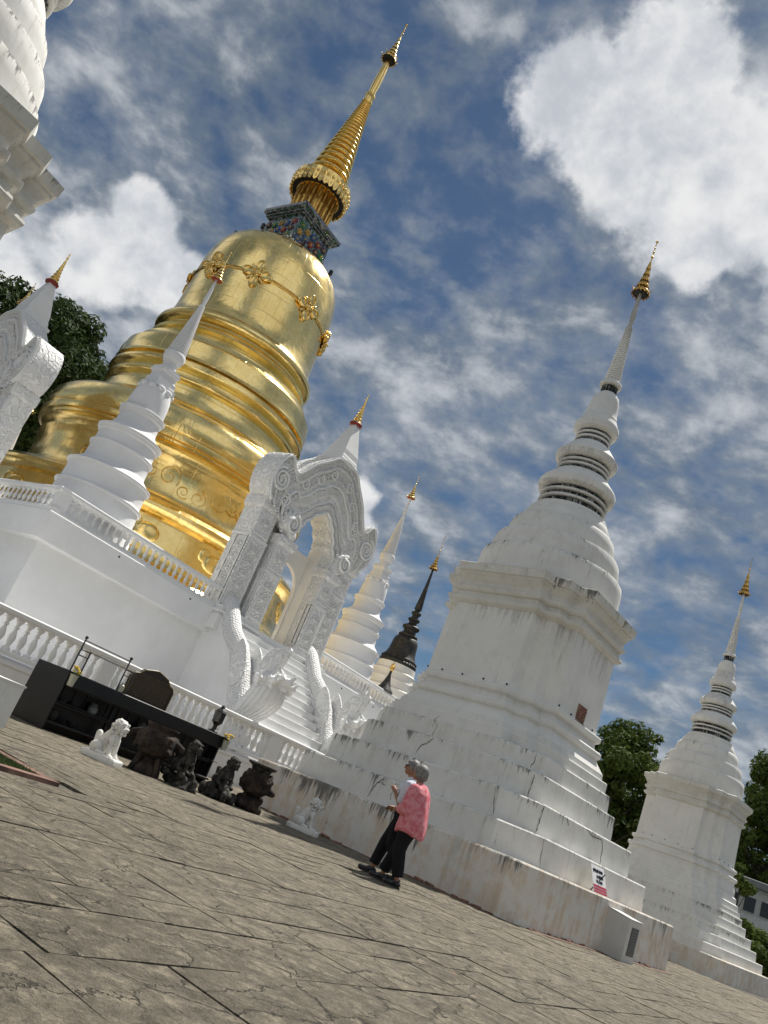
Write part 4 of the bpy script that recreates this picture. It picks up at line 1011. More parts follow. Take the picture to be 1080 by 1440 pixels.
# ------------------------------------------------------------------ golden chedi
def gold_chedi():
    G, GF = M['gold'], M['goldfine']
    C0 = S(10.55, 13.9)
    t = thing('golden_chedi', 'huge gold sheeted bell chedi with a ringed spire on the white platform', 'stupa', C0, YAWP)
    SEG = 128
    MB().lathe([(7.95, 4.9), (7.95, 5.35), (7.85, 5.45), (7.75, 5.6), (7.50, 5.7), (7.36, 5.9), (7.25, 6.1), (7.10, 7.2), (7.08, 7.40), (7.16, 7.46), (7.36, 7.58), (7.44, 7.72), (7.40, 7.86), (7.24, 7.94), (7.16, 8.06), (6.8, 8.2), (6.15, 8.42)], SEG).build('foot_drum', G, t, 40)
    MB().lathe([(6.22, 8.38), (6.12, 8.5), (5.98, 8.7), (5.92, 9.2), (5.92, 9.6), (5.98, 9.95), (6.05, 10.02), (6.06, 10.12), (5.9, 10.16), (5.84, 10.22), (5.84, 10.34), (5.95, 10.48), (6.12, 10.60), (6.20, 10.62), (6.22, 10.70), (6.36, 10.74), (6.40, 10.84), (6.40, 10.98), (6.30, 11.05), (6.36, 11.12), (6.38, 11.5), (6.28, 11.95), (6.1, 12.15), (5.7, 12.35), (5.45, 12.4)], SEG).build('relief_drum', G, t, 40)
    MB().lathe([(5.5, 12.38), (5.38, 12.42), (5.36, 12.5), (5.2, 12.56), (4.98, 12.72), (4.82, 12.95), (4.72, 13.25), (4.70, 13.42), (4.60, 13.45), (4.52, 13.52), (4.52, 13.68), (4.58, 13.74), (4.72, 13.80), (4.80, 13.90), (4.80, 14.0), (4.68, 14.08), (4.60, 14.12), (4.60, 14.2), (4.66, 14.26), (4.82, 14.32), (4.90, 14.42), (4.88, 14.54), (4.76, 14.42), (4.68, 14.66), (4.68, 14.74), (4.82, 14.80), (4.84, 14.88),
               (4.80, 14.96), (4.82, 15.3), (4.76, 15.7), (4.42, 16.0), (4.38, 16.22), (4.1, 16.34)], SEG).build('ring_courses', G, t, 40)
    MB().lathe([(4.12, 16.32), (3.86, 16.38), (3.78, 16.46), (3.76, 16.62), (3.84, 16.70), (3.98, 16.78), (4.02, 16.9), (3.92, 17.02), (3.74, 17.08), (3.70, 17.16), (3.72, 17.24), (3.86, 17.30), (4.02, 17.38), (4.08, 17.50), (4.06, 17.64), (3.94, 17.80), (3.76, 17.90)], SEG).build('bell_lip', G, t, 40)
    MB().lathe([(3.84, 17.86), (3.70, 18.1), (3.63, 18.6), (3.585, 19.4), (3.565, 20.4), (3.565, 21.0), (3.53, 21.6), (3.45, 22.2), (3.30, 22.75), (3.05, 23.22), (2.7, 23.6), (2.2, 23.9), (1.6, 24.05), (.9, 24.1)], SEG).build('bell', G, t, 60)
    # belt and blossoms
    zb = 20.55
    MB().lathe([(3.55, zb - .09), (3.62, zb - .07), (3.63, zb - .03), (3.585, zb - .015), (3.585, zb + .015), (3.63, zb + .03), (3.62, zb + .07), (3.55, zb + .09)], SEG).build('belt', GF, t, 30)
    camdir = atan2(-C0.x, 0) ; ca = atan2((Vector((0, 0, 0)) - C0).y, (Vector((0, 0, 0)) - C0).x) - YAWP
    for k in range(8):
        a = ca + radians(-13.7 + 46.0 * k) ; c = Vector((cos(a), sin(a), 0)); sd = Vector((-sin(a), cos(a), 0)); up = Vector((0, 0, 1))
        rot = Matrix((sd, c, up)).transposed()
        mb = MB(); o = c * 3.62 + up * zb
        for q in range(4):
            an = q * pi / 2; d2 = sd * sin(an) + up * cos(an)
            rr = rot @ Matrix.Rotation(an, 3, 'Y')
            L = .44
            mb.ball(o + d2 * L, .34, 14, 10, (.66, .26, 1.0), rr)
            pts = [o + c * .09 + (d2 * (L + .24 * cos(u)) + (rr @ Vector((1, 0, 0))) * (.17 * sin(u))) for u in [2 * pi * i / 16 for i in range(17)]]
            mb.tube(pts, .035, 5, c)
            an2 = an + pi / 4; d3 = sd * sin(an2) + up * cos(an2); mb.ball(o + d3 * .38, .16, 8, 6, (.5, .25, 1.2), rot @ Matrix.Rotation(an2, 3, 'Y'))
        mb.ball(o + c * .06, .18, 12, 8, (1, .6, 1), rot); mb.ball(o + c * .15, .09, 10, 6, (1, 1, 1), rot)
        mb.build('blossom', GF, t, 60)
    # small floodlights standing on the shoulder
    for k in range(8):
        a = ca + radians(8 + 45 * k); c = Vector((cos(a), sin(a), 0))
        mb = MB(); p = c * 2.8 + Vector((0, 0, 23.58)); mb.box(p.x - .07, p.y - .07, p.z, p.x + .07, p.y + .07, p.z + .28); mb.build('floodlight', M['black'], t)
    # mosaic throne
    def sq(h, z): return [(-h, -h, z), (h, -h, z), (h, h, z), (-h, h, z)]
    MB().loft([sq(1.52, 23.7), sq(1.52, 24.20), sq(1.42, 24.22), sq(1.36, 24.3)]).build('throne_foot', GF, t)
    MB().loft([sq(1.30, 24.28), sq(1.20, 25.9)]).build('throne', M['mosaic'], t)
    ck = MB(); ck2 = MB(); n = 30
    for side in range(4):
        rm = Matrix.Rotation(side * pi / 2, 3, 'Z')
        for i in range(n):
            for row in range(2):
                x = -1.60 + 3.2 * (i + .5) / n; tgt = ck if (i + row) % 2 else ck2
                v = [rm @ Vector((x * .94 + dx, -1.525 + dy, 23.98 + row * .1 + dz)) for dx, dy, dz in ((-.052, 0, 0), (.052, 0, 0), (.052, 0, .1), (-.052, 0, .1), (-.052, -.02, 0), (.052, -.02, 0), (.052, -.02, .1), (-.052, -.02, .1))]
                tgt.add(v, [(0, 1, 2, 3), (7, 6, 5, 4), (4, 5, 1, 0), (5, 6, 2, 1), (6, 7, 3, 2), (7, 4, 0, 3)])
    tag(ck.build('white_tiles', M['whitetile'], t), kind='stuff'); tag(ck2.build('black_tiles', M['tile'], t), kind='stuff')
    cols = [M['glass_blue'], M['glass_green'], M['glass_red'], M['glass_gold'], M['glass_dark']]
    rng = random.Random(4)
    for side in range(4):
        rm = Matrix.Rotation(side * pi / 2, 3, 'Z')
        for i in range(5):
            for j in range(3):
                x = -.92 + .46 * i; z = 24.42 + .46 * j + (.0 if i % 2 else .08); yy = -(1.30 - .10 * (z - 24.3) / 1.6) - .02
                mb = MB(); m_ = cols[(i * 2 + j * 3 + side) % 5]
                for q in range(6):
                    an = q * pi / 3; mb.ball(rm @ Vector((x + .12 * cos(an), yy, z + .12 * sin(an))), .075, 7, 4, (1, 1, 1))
                mb.build('glass_flower', m_, t, 60)
                c_ = MB().ball(rm @ Vector((x, yy - .03, z)), .075, 8, 5); c_.build('flower_heart', M['glass_gold'], t, 60)
    MB().loft([sq(1.22, 25.86), sq(1.30, 25.90), sq(1.30, 25.98), sq(1.38, 26.0), sq(1.38, 26.10), sq(1.46, 26.13), sq(1.52, 26.22), sq(1.52, 26.42), sq(1.46, 26.46), sq(.9, 26.5)]).build('throne_cornice', M['mosaic'], t)
    tg = MB()
    for side in range(4):
        rm = Matrix.Rotation(side * pi / 2, 3, 'Z')
        for i in range(26):
            x = -1.56 + 3.12 * (i + .5) / 26
            for z, y, h in ((26.25, -1.535, .14), (26.02, -1.395, .06), (25.91, -1.315, .05)):
                v0 = [rm @ Vector((x * (-y / 1.64) + dx, y + dy, z)) for dx, dy in ((-.04, 0), (.04, 0), (.04, .05), (-.04, .05))]
                tg.loft([v0, [p + Vector((0, 0, h)) for p in v0]])
    tag(tg.build('mirror_tiles', M['slips2'], t), kind='stuff')
    # colonnade neck under the collar
    MB().lathe([(.85, 26.4), (.85, 28.6)], 32).build('neck', M['golddark'], t)
    for k in range(20):
        a = 2 * pi * k / 20; c = Vector((cos(a), sin(a), 0)) * 1.06
        MB().lathe([(.10, 26.45), (.13, 26.55), (.08, 26.62), (.07, 27.4), (.12, 27.5), (.08, 27.56), (.08, 28.2), (.12, 28.4)], 8, (c.x, c.y, 0)).build('neck_column', M['golddark'], t, 40)
    # collar with scalloped hanging plates
    MB().lathe([(1.0, 28.35), (1.5, 28.4), (1.52, 28.9), (1.40, 29.1), (1.15, 29.2)], 64).build('collar', GF, t, 40)
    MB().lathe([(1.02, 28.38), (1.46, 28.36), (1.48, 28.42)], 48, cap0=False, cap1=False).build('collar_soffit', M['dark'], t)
    for k in range(34):
        a0 = 2 * pi * k / 34; da = 2 * pi / 34 * .47
        outl = [(-1, .62), (1, .62), (1, -.25), (.8, -.48), (.45, -.62), (0, -.68), (-.45, -.62), (-.8, -.48), (-1, -.25)]
        rings = []
        for r in (1.54, 1.60):
            rings.append([((r) * cos(a0 + da * x), (r) * sin(a0 + da * x), 28.72 + z * .72) for x, z in outl])
        mb = MB().loft(rings)
        c = Vector((cos(a0), sin(a0), 0)) * 1.60
        mb.ball(c + Vector((0, 0, 28.85)), .09, 7, 5, (1, 1, 1.2)); mb.ball(c + Vector((0, 0, 28.5)), .06, 6, 4, (1, 1, 1.5))
        mb.build('collar_plate', GF, t, 40)
    # ringed spire
    z = 29.15; r = 1.16; sp_i = 0
    zs = [29.15]; n = 25; h = .62
    for i in range(n): zs.append(zs[-1] + h); h *= .928
    sc = (35.55 - 29.15) / (zs[-1] - 29.15); zs = [29.15 + (q - 29.15) * sc for q in zs]
    for i in range(n):
        ra = 1.20 - (1.20 - .27) * ((zs[i] - 29.15) / 6.4) ** .93; hh = zs[i + 1] - zs[i]
        MB().lathe([(ra * .66, zs[i] - .02), (ra * .68, zs[i] + hh * .20), (ra * .93, zs[i] + hh * .26), (ra, zs[i] + hh * .40), (ra, zs[i] + hh * .52), (ra * .93, zs[i] + hh * .66), (ra * .68, zs[i] + hh * .76), (ra * .64, zs[i + 1])], 40).build('spire_ring', GF, t, 50)
    MB().lathe([(.22, 35.5), (.30, 35.56), (.30, 35.66), (.24, 35.72), (.24, 35.95), (.31, 36.05), (.30, 36.15), (.2, 36.2), (.2, 36.3), (.225, 37.0), (.20, 38.2), (.12, 39.2)], 24).build('mast', GF, t, 40)
    parasol(t, 39.15, .44, 2.1, (GF, M['dark']), tiers=6, rod=.9)
    # low relief figures on the foot drum and scrolls on the drum above
    rng = random.Random(9)
    def onr(r, ang, z): return Vector((cos(ca + ang) * r, sin(ca + ang) * r, z))
    for k in range(-3, 5):
        b = k * .40; mb = MB()
        def E(da, z, r, sx=1, sz=1): 
            c = Vector((cos(ca + b + da), sin(ca + b + da), 0)); rot = Matrix((Vector((-c.y, c.x, 0)), c, Vector((0, 0, 1)))).transposed()
            mb.ball(onr(7.12, b + da, z), r, 12, 8, (sx, .45, sz), rot)
        E(0, 6.75, .42, 1.25, .95); E(-.075, 6.95, .27, .9, 1.1); E(-.11, 6.62, .10, .8, 2.6); E(-.055, 7.02, .2, .5, 1)
        for l in (-.045, -.02, .03, .055): E(l, 6.28, .11, .8, 2.6)
        E(.085, 6.6, .05, .8, 4)
        mb.build('elephant_relief', G, t, 60)
    mb = MB()
    for k in range(11):
        cx = -.62 + .12 * k + rng.uniform(-.02, .02); cz = 9.15 + rng.uniform(-.35, .4); rr = rng.uniform(.28, .5); sg = rng.choice((-1, 1)); st = rng.uniform(0, 6.28)
        pts = [onr(5.95, cx + rr * (1 - .8 * i / 22) * cos(st + sg * i * .42) / 5.95, cz + rr * (1 - .8 * i / 22) * sin(st + sg * i * .42)) for i in range(23)]
        mb.tube(pts, [.028 * (1 - .75 * i / 22) for i in range(23)], 6)
    tag(mb.build('vine_relief', G, t, 60), kind='stuff')
def glassy(name, col, rough=.15):
    m, t = newmat(name); g = t.n('ShaderNodeNewGeometry').outputs['Position']
    v = t.n('ShaderNodeTexVoronoi', {'Vector': g, 'Scale': 14.0}); c = t.mix(.6, (*col, 1), v.outputs['Color'], 'MULTIPLY')
    finish(t, c, rough, 0, v.outputs['Distance'], .4, .02, .8); return m
M['glass_blue'] = glassy('blue_glass', (.05, .16, .55)); M['glass_green'] = glassy('green_glass', (.05, .30, .08)); M['glass_red'] = glassy('red_glass', (.40, .04, .06))
M['glass_gold'] = glassy('amber_glass', (.65, .42, .08)); M['glass_dark'] = glassy('violet_glass', (.12, .05, .12))
M['whitetile'] = flat('white_tile', (.7, .7, .7), .25); 
def mosaic_mat():
    m, t = newmat('mirror_mosaic'); co = t.n('ShaderNodeTexCoord').outputs['Object']
    v = t.n('ShaderNodeTexVoronoi', {'Vector': co, 'Scale': 9.0}); e = t.n('ShaderNodeTexVoronoi', {'Vector': co, 'Scale': 9.0}, feature='DISTANCE_TO_EDGE').outputs[0]
    b = t.n('ShaderNodeSeparateColor', {0: v.outputs['Color']})
    c = t.mix(t.ramp(b.outputs[0], .3, .9), (.03, .035, .04), (.35, .38, .40)); c = t.mix(t.ramp(b.outputs[1], .7, .8), c, (.05, .15, .10)); c = t.mix(t.ramp(e, .02, 0), c, (.02, .02, .02))
    finish(t, c, .2, .3, v.outputs['Distance'], .4, .03, .8); return m
M['mosaic'] = mosaic_mat()
M['silver'] = flat('silver_mirror_work', (.16, .165, .17), .35, .5, var=.7, scale=22, bstr=.6)
M['slips2'] = flat('silver_tiles', (.30, .31, .32), .25, .6, var=.8, scale=30, bstr=.3)
gold_chedi()
# ------------------------------------------------------------------ things on the courtyard
F0 = Vector((-3.95, 14.76, 0))
def altar():
    t = thing('altar_table', 'long black altar table with shelves standing before the lower balustrade', 'altar', F0, YAWP)
    K = M['black']; L = 4.25
    MB().bbox(0, 0, .80, L, .50, 1.04, .012).build('top_beam', K, t)
    MB().bbox(0, .50, .97, L, 1.02, 1.03, .01).build('table_top', K, t)
    MB().bbox(-.045, 0, 0, -.002, 1.02, 1.045, .008).build('side_panel', K, t)
    MB().bbox(L + .002, .2, 0, L + .045, 1.0, .98, .008).build('side_panel', K, t)
    MB().box(0.02, .52, .0, L - .02, .55, .80).build('back_panel', K, t)
    for z, y in ((.44, .25), (.12, .08)): MB().bbox(.0, y, z, L, .95, z + .045, .008).build('shelf', K, t)
    for i in range(16): MB().box(.1 + i * .265, .50, .5, .13 + i * .265, .518, .79).build('lattice_bar', M['iron'], t)
    for x in (.02, 1.4, 2.8, L - .06): MB().box(x, .30, .0, x + .045, .36, .8).build('leg', K, t)
    for z in (.795, .52): MB().tube([(0.0, .05, z - .012), (L, .05, z - .012)], .008, 5).build('edge_strip', M['iron'], t)
    # things standing on the table
    def put(x, y, z): return F0 + TT * x + NN * y + Vector((0, 0, z))
    f = thing('iron_rack', 'black wrought iron rack standing on the left half of the altar', 'rack', put(0, 0, 1.04), YAWP)
    for x, y, h in ((-.0 + .02, .10, .60), (1.10, .10, .60), (.18, .02, .42), (1.27, .02, .42)):
        m = MB().tube([(x, y, -.004), (x, y, h)], .014, 6)
        if h > .5: m.ball((x, y, h + .02), .032, 8, 6)
        m.build('post', M['iron'], f, 60)
    for a, b in (((.02, .10, .57), (1.10, .10, .57)), ((.18, .02, .41), (1.27, .02, .41)), ((.02, .1, .30), (.18, .02, .30)), ((1.10, .1, .30), (1.27, .02, .30)), ((.02, .10, .57 - .17), (.18, .02, .40)), ((1.1, .10, .40), (1.27, .02, .40))):
        MB().tube([a, b], .011, 6).build('bar', M['iron'], f)
    p = thing('memorial_plaque', 'dark arched plaque with gilt lines of writing on the altar', 'plaque', put(1.86, .14, 1.035), YAWP)
    out = [(-.55, 0), (.55, 0), (.56, .36), (.50, .44), (.40, .47), (.30, .56), (.14, .60), (0, .63), (-.14, .60), (-.30, .56), (-.40, .47), (-.50, .44), (-.56, .36)]
    MB().extrude_poly(out, 0, .07).build('slab', M['plaque'], p)
    MB().tube([(x, -.005, z) for x, z in out + out[:1]], .016, 5, Vector((0, 1, 0))).build('rim', M['dullgilt'], p)
    rng = random.Random(6); mb = MB()
    for r in range(13):
        z = .065 + .034 * r; x = -.49 + (.05 if r > 10 else 0)
        while x < .47 - (.05 if r > 10 else 0):
            w = rng.uniform(.012, .05); mb.box(x, -.004, z, x + w, .002, z + rng.uniform(.008, .015)); x += w + rng.uniform(.006, .016)
    tag(mb.build('gilt_writing', M['dullgilt'], p), kind='stuff')
    fl = M['petal']
    for x, lab in ((.02, 'white flower vase with yellow flowers at the left end of the altar front'), (4.12, 'small pale vase of yellow flowers at the right end of the altar')):
        v = thing('flower_vase', lab, 'vase', put(x, -.085, .80 if x < 1 else .78), YAWP, 'vases hung on the altar')
        MB().lathe([(.05, 0), (.055, .02), (.06, .10), (.075, .2), (.082, .205), (.06, .19)], 8, cap1=False).build('vase', M['vase'], v, 40)
        mb = MB(); gb = MB()
        for i in range(16):
            a, b = rng.uniform(0, 6.28), rng.uniform(.02, .13); q = Vector((cos(a) * b, sin(a) * b * .7, .24 + rng.uniform(0, .10)))
            mb.ball(q, rng.uniform(.018, .032), 7, 5, (1, 1, .7)); gb.tube([(0, 0, .15), q], .004, 4)
            gb.add([q, q + Vector((.05, .02, -.03)), q + Vector((.02, -.03, -.05))], [(0, 1, 2)])
        mb.build('flowers', fl, v, 60); gb.build('stems', M['leafgreen'], v)
    for x, lab in ((1.18, 'small pale glass candle jar beside the dark plaque'),):
        o = MB().lathe([(.05, 0), (.055, .04), (.052, .12), (.03, .14), (.03, .16), (.034, .17)], 12).build('candle_jar', M['vase'], None, 40); o.location = put(x, .1, 1.04); tag(o, lab, 'jar')
    ln = thing('black_lantern', 'small black lantern with a crown top on the right end of the altar', 'lantern', put(3.86, .15, 1.035), YAWP)
    MB().lathe([(.11, 0), (.11, .03), (.05, .06), (.045, .14), (.09, .19)], 6).build('foot', M['iron'], ln)
    MB().lathe([(.085, .19), (.105, .22), (.12, .42), (.10, .44)], 6).build('case', M['lampglass'], ln)
    MB().lathe([(.13, .43), (.10, .47), (.04, .52), (.05, .54), (.02, .58)], 6).build('roof', M['iron'], ln)
    for q in range(6):
        a = q * pi / 3; MB().tube([(.105 * cos(a), .105 * sin(a), .2), (.12 * cos(a), .12 * sin(a), .43)], .008, 4).build('bar', M['iron'], ln)
    # offerings on the lower shelves
    for i, (x, y, z, kind) in enumerate(((.35, .38, .485, 'bowl'), (.62, .42, .485, 'bowl'), (1.05, .4, .485, 'pot'), (.25, .3, .165, 'pot'), (.7, .3, .165, 'bowl'), (2.3, .4, .485, 'pot'), (3.3, .4, .485, 'bowl'))):
        prof = [(.04, 0), (.09, .04), (.12, .09), (.11, .085)] if kind == 'bowl' else [(.06, 0), (.10, .07), (.09, .14), (.05, .18), (.06, .2)]
        o = MB().lathe(prof, 14).build('offering_' + kind, [M['blackrough'], M['bronze'], M['vasegrey']][i % 3], None, 40); o.location = put(x, y, z)
        labs = ['dim offering bowl at the far left of the upper altar shelf', 'second dim offering bowl on the upper altar shelf', 'dark offering pot on the upper altar shelf behind the white lion', 'dark pot at the left end of the lowest altar shelf', 'dim bowl on the lowest altar shelf', 'dark pot on the upper shelf near the middle of the altar', 'dim bowl on the upper shelf towards the right of the altar']
        tag(o, labs[i], kind)
M['dullgilt'] = flat('dull_gilt_paint', (.12, .085, .03), .5)
M['petal'] = flat('yellow_petals', (.75, .50, .03), .6); M['leafgreen'] = flat('stem_green', (.06, .12, .03), .6); M['vase'] = flat('pale_ceramic', (.42, .42, .34), .35); M['vasegrey'] = flat('grey_ceramic', (.16, .17, .18), .4)
M['plaque'] = flat('dark_plaque_stone', (.03, .022, .014), .35, var=.4, scale=10); M['lampglass'] = flat('dark_lamp_glass', (.015, .015, .015), .1)
altar()

# ------------------------------------------------------------------ lions and urns
def lion_mesh(base=True, seed=1, rough=False):
    """seated guardian lion looking along -y with its head turned, sits on a slab (local z 0 = ground)"""
    rng = random.Random(seed); mb = MB(); z0 = .09
    mb.cap((0, .10, z0 + .10), (0, -.02, z0 + .30), .115, .10, 12)     # torso
    mb.ball((0, -.055, z0 + .27), .095, 12, 8, (1.05, 1, 1.1))          # chest
    mb.ball((0, .12, z0 + .08), .12, 12, 8, (1.15, 1.05, .85))          # rump
    for s in (-1, 1):
        mb.cap((s * .065, -.09, z0 + .25), (s * .075, -.125, z0 + .04), .045, .034, 9)
        mb.ball((s * .075, -.155, z0 + .025), .042, 9, 6, (1, 1.3, .7))
        mb.ball((s * .115, .08, z0 + .09), .085, 10, 7, (.65, 1.1, 1)); mb.cap((s * .13, .02, z0 + .035), (s * .13, -.06, z0 + .025), .038, .034, 8)
        for q in range(3): mb.ball((s * .075 + (q - 1) * .024, -.20, z0 + .02), .016, 6, 4)
    mb.ball((.09, -.12, z0 + .045), .05, 10, 7)
    mb.cap((.02, .2, z0 + .08), (.03, .22, z0 + .26), .035, .05, 8)     # tail tuft
    H = Vector((0, -.075, z0 + .44)); rz = Matrix.Rotation(radians(0), 3, 'Z')
    mb.ball(H, .108, 14, 10, (1, .95, .98)); mb.ball(H + Vector((0, -.085, -.03)), .065, 12, 8, (1.1, .8, .75))
    mb.ball(H + Vector((0, -.125, -.005)), .026, 8, 6, (1.5, 1, .9)); mb.cap(H + Vector((-.045, -.09, -.085)), H + Vector((.045, -.09, -.085)), .024, .024, 8)
    for s in (-1, 1):
        mb.ball(H + Vector((s * .045, -.088, .032)), .02, 8, 6); mb.ball(H + Vector((s * .045, -.085, .058)), .026, 8, 5, (1.3, 1, .6))
        mb.ball(H + Vector((s * .105, .0, .045)), .03, 8, 6, (.6, .8, 1.2))
    for i in range(60):       # curls of the mane
        th = rng.uniform(-2.3, 2.3); ph = rng.uniform(-.9, 1.25)
        p = H + Vector((sin(th) * .108 * cos(ph), cos(th) * .105 * cos(ph) + .012, sin(ph) * .11 - .01))
        if p.y < H.y - .03 and p.z < H.z + .06: continue
        mb.ball(p, rng.uniform(.018, .027), 6, 5)
    for i in range(18):
        th = rng.uniform(-1.8, 1.8); mb.ball(H + Vector((sin(th) * .095, cos(th) * .085 + .01, rng.uniform(-.17, -.07))), .026, 6, 5)
    if rough:
        for i in range(46):
            p = Vector((rng.uniform(-.14, .14), rng.uniform(-.16, .2), rng.uniform(.06, .36))); mb.ball(p, rng.uniform(.02, .045), 6, 5)
    return blobs_mesh(mb, .0075, 'guardian_lion', 1)
def stone(name, base, dark, amt, scale=7):
    m, t = newmat(name); g = t.n('ShaderNodeTexCoord').outputs['Object']
    n = t.noise(g, scale, 8, .7); n2 = t.noise(g, scale * 3.5, 8, .75)
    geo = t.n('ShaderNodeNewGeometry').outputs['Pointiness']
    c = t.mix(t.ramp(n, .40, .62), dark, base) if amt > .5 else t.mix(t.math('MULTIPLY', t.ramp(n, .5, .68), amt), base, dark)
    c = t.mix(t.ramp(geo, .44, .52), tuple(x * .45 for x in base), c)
    finish(t, c, .85, 0, n2, .5, .01, .3); return m
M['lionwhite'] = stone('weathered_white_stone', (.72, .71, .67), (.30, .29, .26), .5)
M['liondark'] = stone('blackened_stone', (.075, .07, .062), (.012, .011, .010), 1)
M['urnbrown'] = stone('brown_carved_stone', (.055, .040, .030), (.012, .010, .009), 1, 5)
LW, LD = lion_mesh(seed=1), lion_mesh(seed=5, rough=True)
def slab(mb, x0, y0, x1, y1, z1, seed):
    rng = random.Random(seed); rs = []
    for z, k in ((0, .97), (z1 * .3, 1), (z1 * .8, 1), (z1, .95)):
        pts = []
        for i in range(20):
            a = 2 * pi * i / 20; m = max(abs(cos(a)), abs(sin(a)) ); r = 1 / max(.72, m)
            pts.append(((x0 + x1) / 2 + cos(a) * r * k * (x1 - x0) / 2 * rng.uniform(.97, 1.02), (y0 + y1) / 2 + sin(a) * r * k * (y1 - y0) / 2 * rng.uniform(.97, 1.02), z))
        rs.append(pts)
    mb.loft(rs)
def lion(label, loc, rz, me, mat, k, rockbase=False, grp='guardian lions before the altar'):
    t = thing('guardian_lion', label, 'lion statue', loc, rz, grp); t.scale = (k, k, k)
    o = link_mesh('figure', me, mat, t, 80)
    mb = MB()
    if rockbase:
        rng = random.Random(int(loc[0] * 77)); rm = MB()
        for i in range(40): rm.ball((rng.uniform(-.2, .2), rng.uniform(-.26, .26), rng.uniform(.0, .24)), rng.uniform(.05, .09), 7, 5)
        link_mesh('rock_base', blobs_mesh(rm, .018, 'rock', 1), mat, t, 80); o.location.z = .17
    else:
        slab(mb, -.17, -.30, .17, .30, .105, 3); mb.build('plinth', mat, t, 30)
    return t
# facing: local -y is where the lion looks; they look along the altar to the right and a little to the viewer
def face(az): return -radians(az) + pi     # rotation so that local -y points to compass azimuth az
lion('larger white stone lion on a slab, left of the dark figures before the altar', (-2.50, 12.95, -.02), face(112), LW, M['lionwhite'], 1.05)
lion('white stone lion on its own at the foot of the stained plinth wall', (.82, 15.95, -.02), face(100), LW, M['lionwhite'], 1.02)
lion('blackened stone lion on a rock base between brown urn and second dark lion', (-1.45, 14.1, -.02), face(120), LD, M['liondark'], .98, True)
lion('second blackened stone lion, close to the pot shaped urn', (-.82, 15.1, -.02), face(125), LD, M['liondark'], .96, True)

def urn(label, loc, kind):
    t = thing('carved_urn', label, 'urn', loc, radians(20), 'carved stone urns before the altar'); mat = M['urnbrown']
    rng = random.Random(8); mb = MB()
    if kind == 0:
        mb.lathe([(.20, 0), (.26, .03), (.25, .12), (.17, .2), (.16, .27), (.22, .31)], 20)
        for q in range(4):
            a = q * pi / 2 + .5; mb.cap((.2 * cos(a), .2 * sin(a), .30), (.3 * cos(a), .3 * sin(a), .02), .05, .04, 8)
        mb.build('foot', M['urnbrown'], t, 50)
        b = MB(); b.lathe([(.12, .28), (.24, .33), (.31, .42), (.33, .54), (.30, .66), (.24, .72), (.27, .76), (.28, .80), (.2, .80)], 24)
        for i in range(40):
            a = rng.uniform(0, 6.28); z = rng.uniform(.38, .66); b.ball((.31 * cos(a), .31 * sin(a), z), rng.uniform(.03, .06), 7, 5)
        for a in (-.4, 2.7): b.cap((.3 * cos(a), .3 * sin(a), .6), (.44 * cos(a), .44 * sin(a), .56), .07, .05, 8); b.ball((.45 * cos(a), .45 * sin(a), .52), .06, 8, 6)
        link_mesh('bowl', blobs_mesh(b, .016, 'bowl', 1), mat, t, 60)
    else:
        f = MB()
        for i in range(36): f.ball((rng.uniform(-.2, .24), rng.uniform(-.18, .18), rng.uniform(.02, .24)), rng.uniform(.05, .09), 7, 5)
        f.ball((0, 0, .14), .2, 12, 8, (1.1, 1, .8))
        link_mesh('rock_foot', blobs_mesh(f, .018, 'rockfoot', 1), mat, t, 60)
        b = MB(); b.ball((0, 0, .50), .27, 20, 14, (1.08, 1, .92)); b.cap((.2, -.05, .45), (.33, -.08, .42), .09, .06, 10)
        for i in range(46):
            a = rng.uniform(0, 6.28); z = rng.uniform(-.6, .7); b.ball((.27 * cos(a) * sqrt(1 - z * z * .8), .27 * sin(a) * sqrt(1 - z * z * .8), .50 + z * .24), rng.uniform(.03, .055), 7, 5)
        link_mesh('pot', blobs_mesh(b, .014, 'pot', 1), mat, t, 60)
        MB().lathe([(.17, .68), (.19, .72), (.20, .76), (.29, .80), (.29, .83), (.22, .83), (.2, .78)], 6).build('rim', M['liondark'], t)
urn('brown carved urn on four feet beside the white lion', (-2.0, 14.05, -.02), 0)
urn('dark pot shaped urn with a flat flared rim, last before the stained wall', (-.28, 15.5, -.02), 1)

# ------------------------------------------------------------------ low wall, donation box, signs
w = thing('white_pedestal', 'low plain white wall end at the left edge of the courtyard', 'wall', (-3.51, 11.41, 0), YAWC)
MB().loft([[(x, y, z) for x, y in ((0, 0), (3.2, 0), (3.2, 3.2), (0, 3.2))] for z in (-.03, .565)]).build('wall', M['aged'], w)
MB().box(-.012, -.012, .56, 3.2, 3.2, .585).build('coping', M['aged'], w)
w.rotation_euler = (0, 0, YAWP + pi / 2)

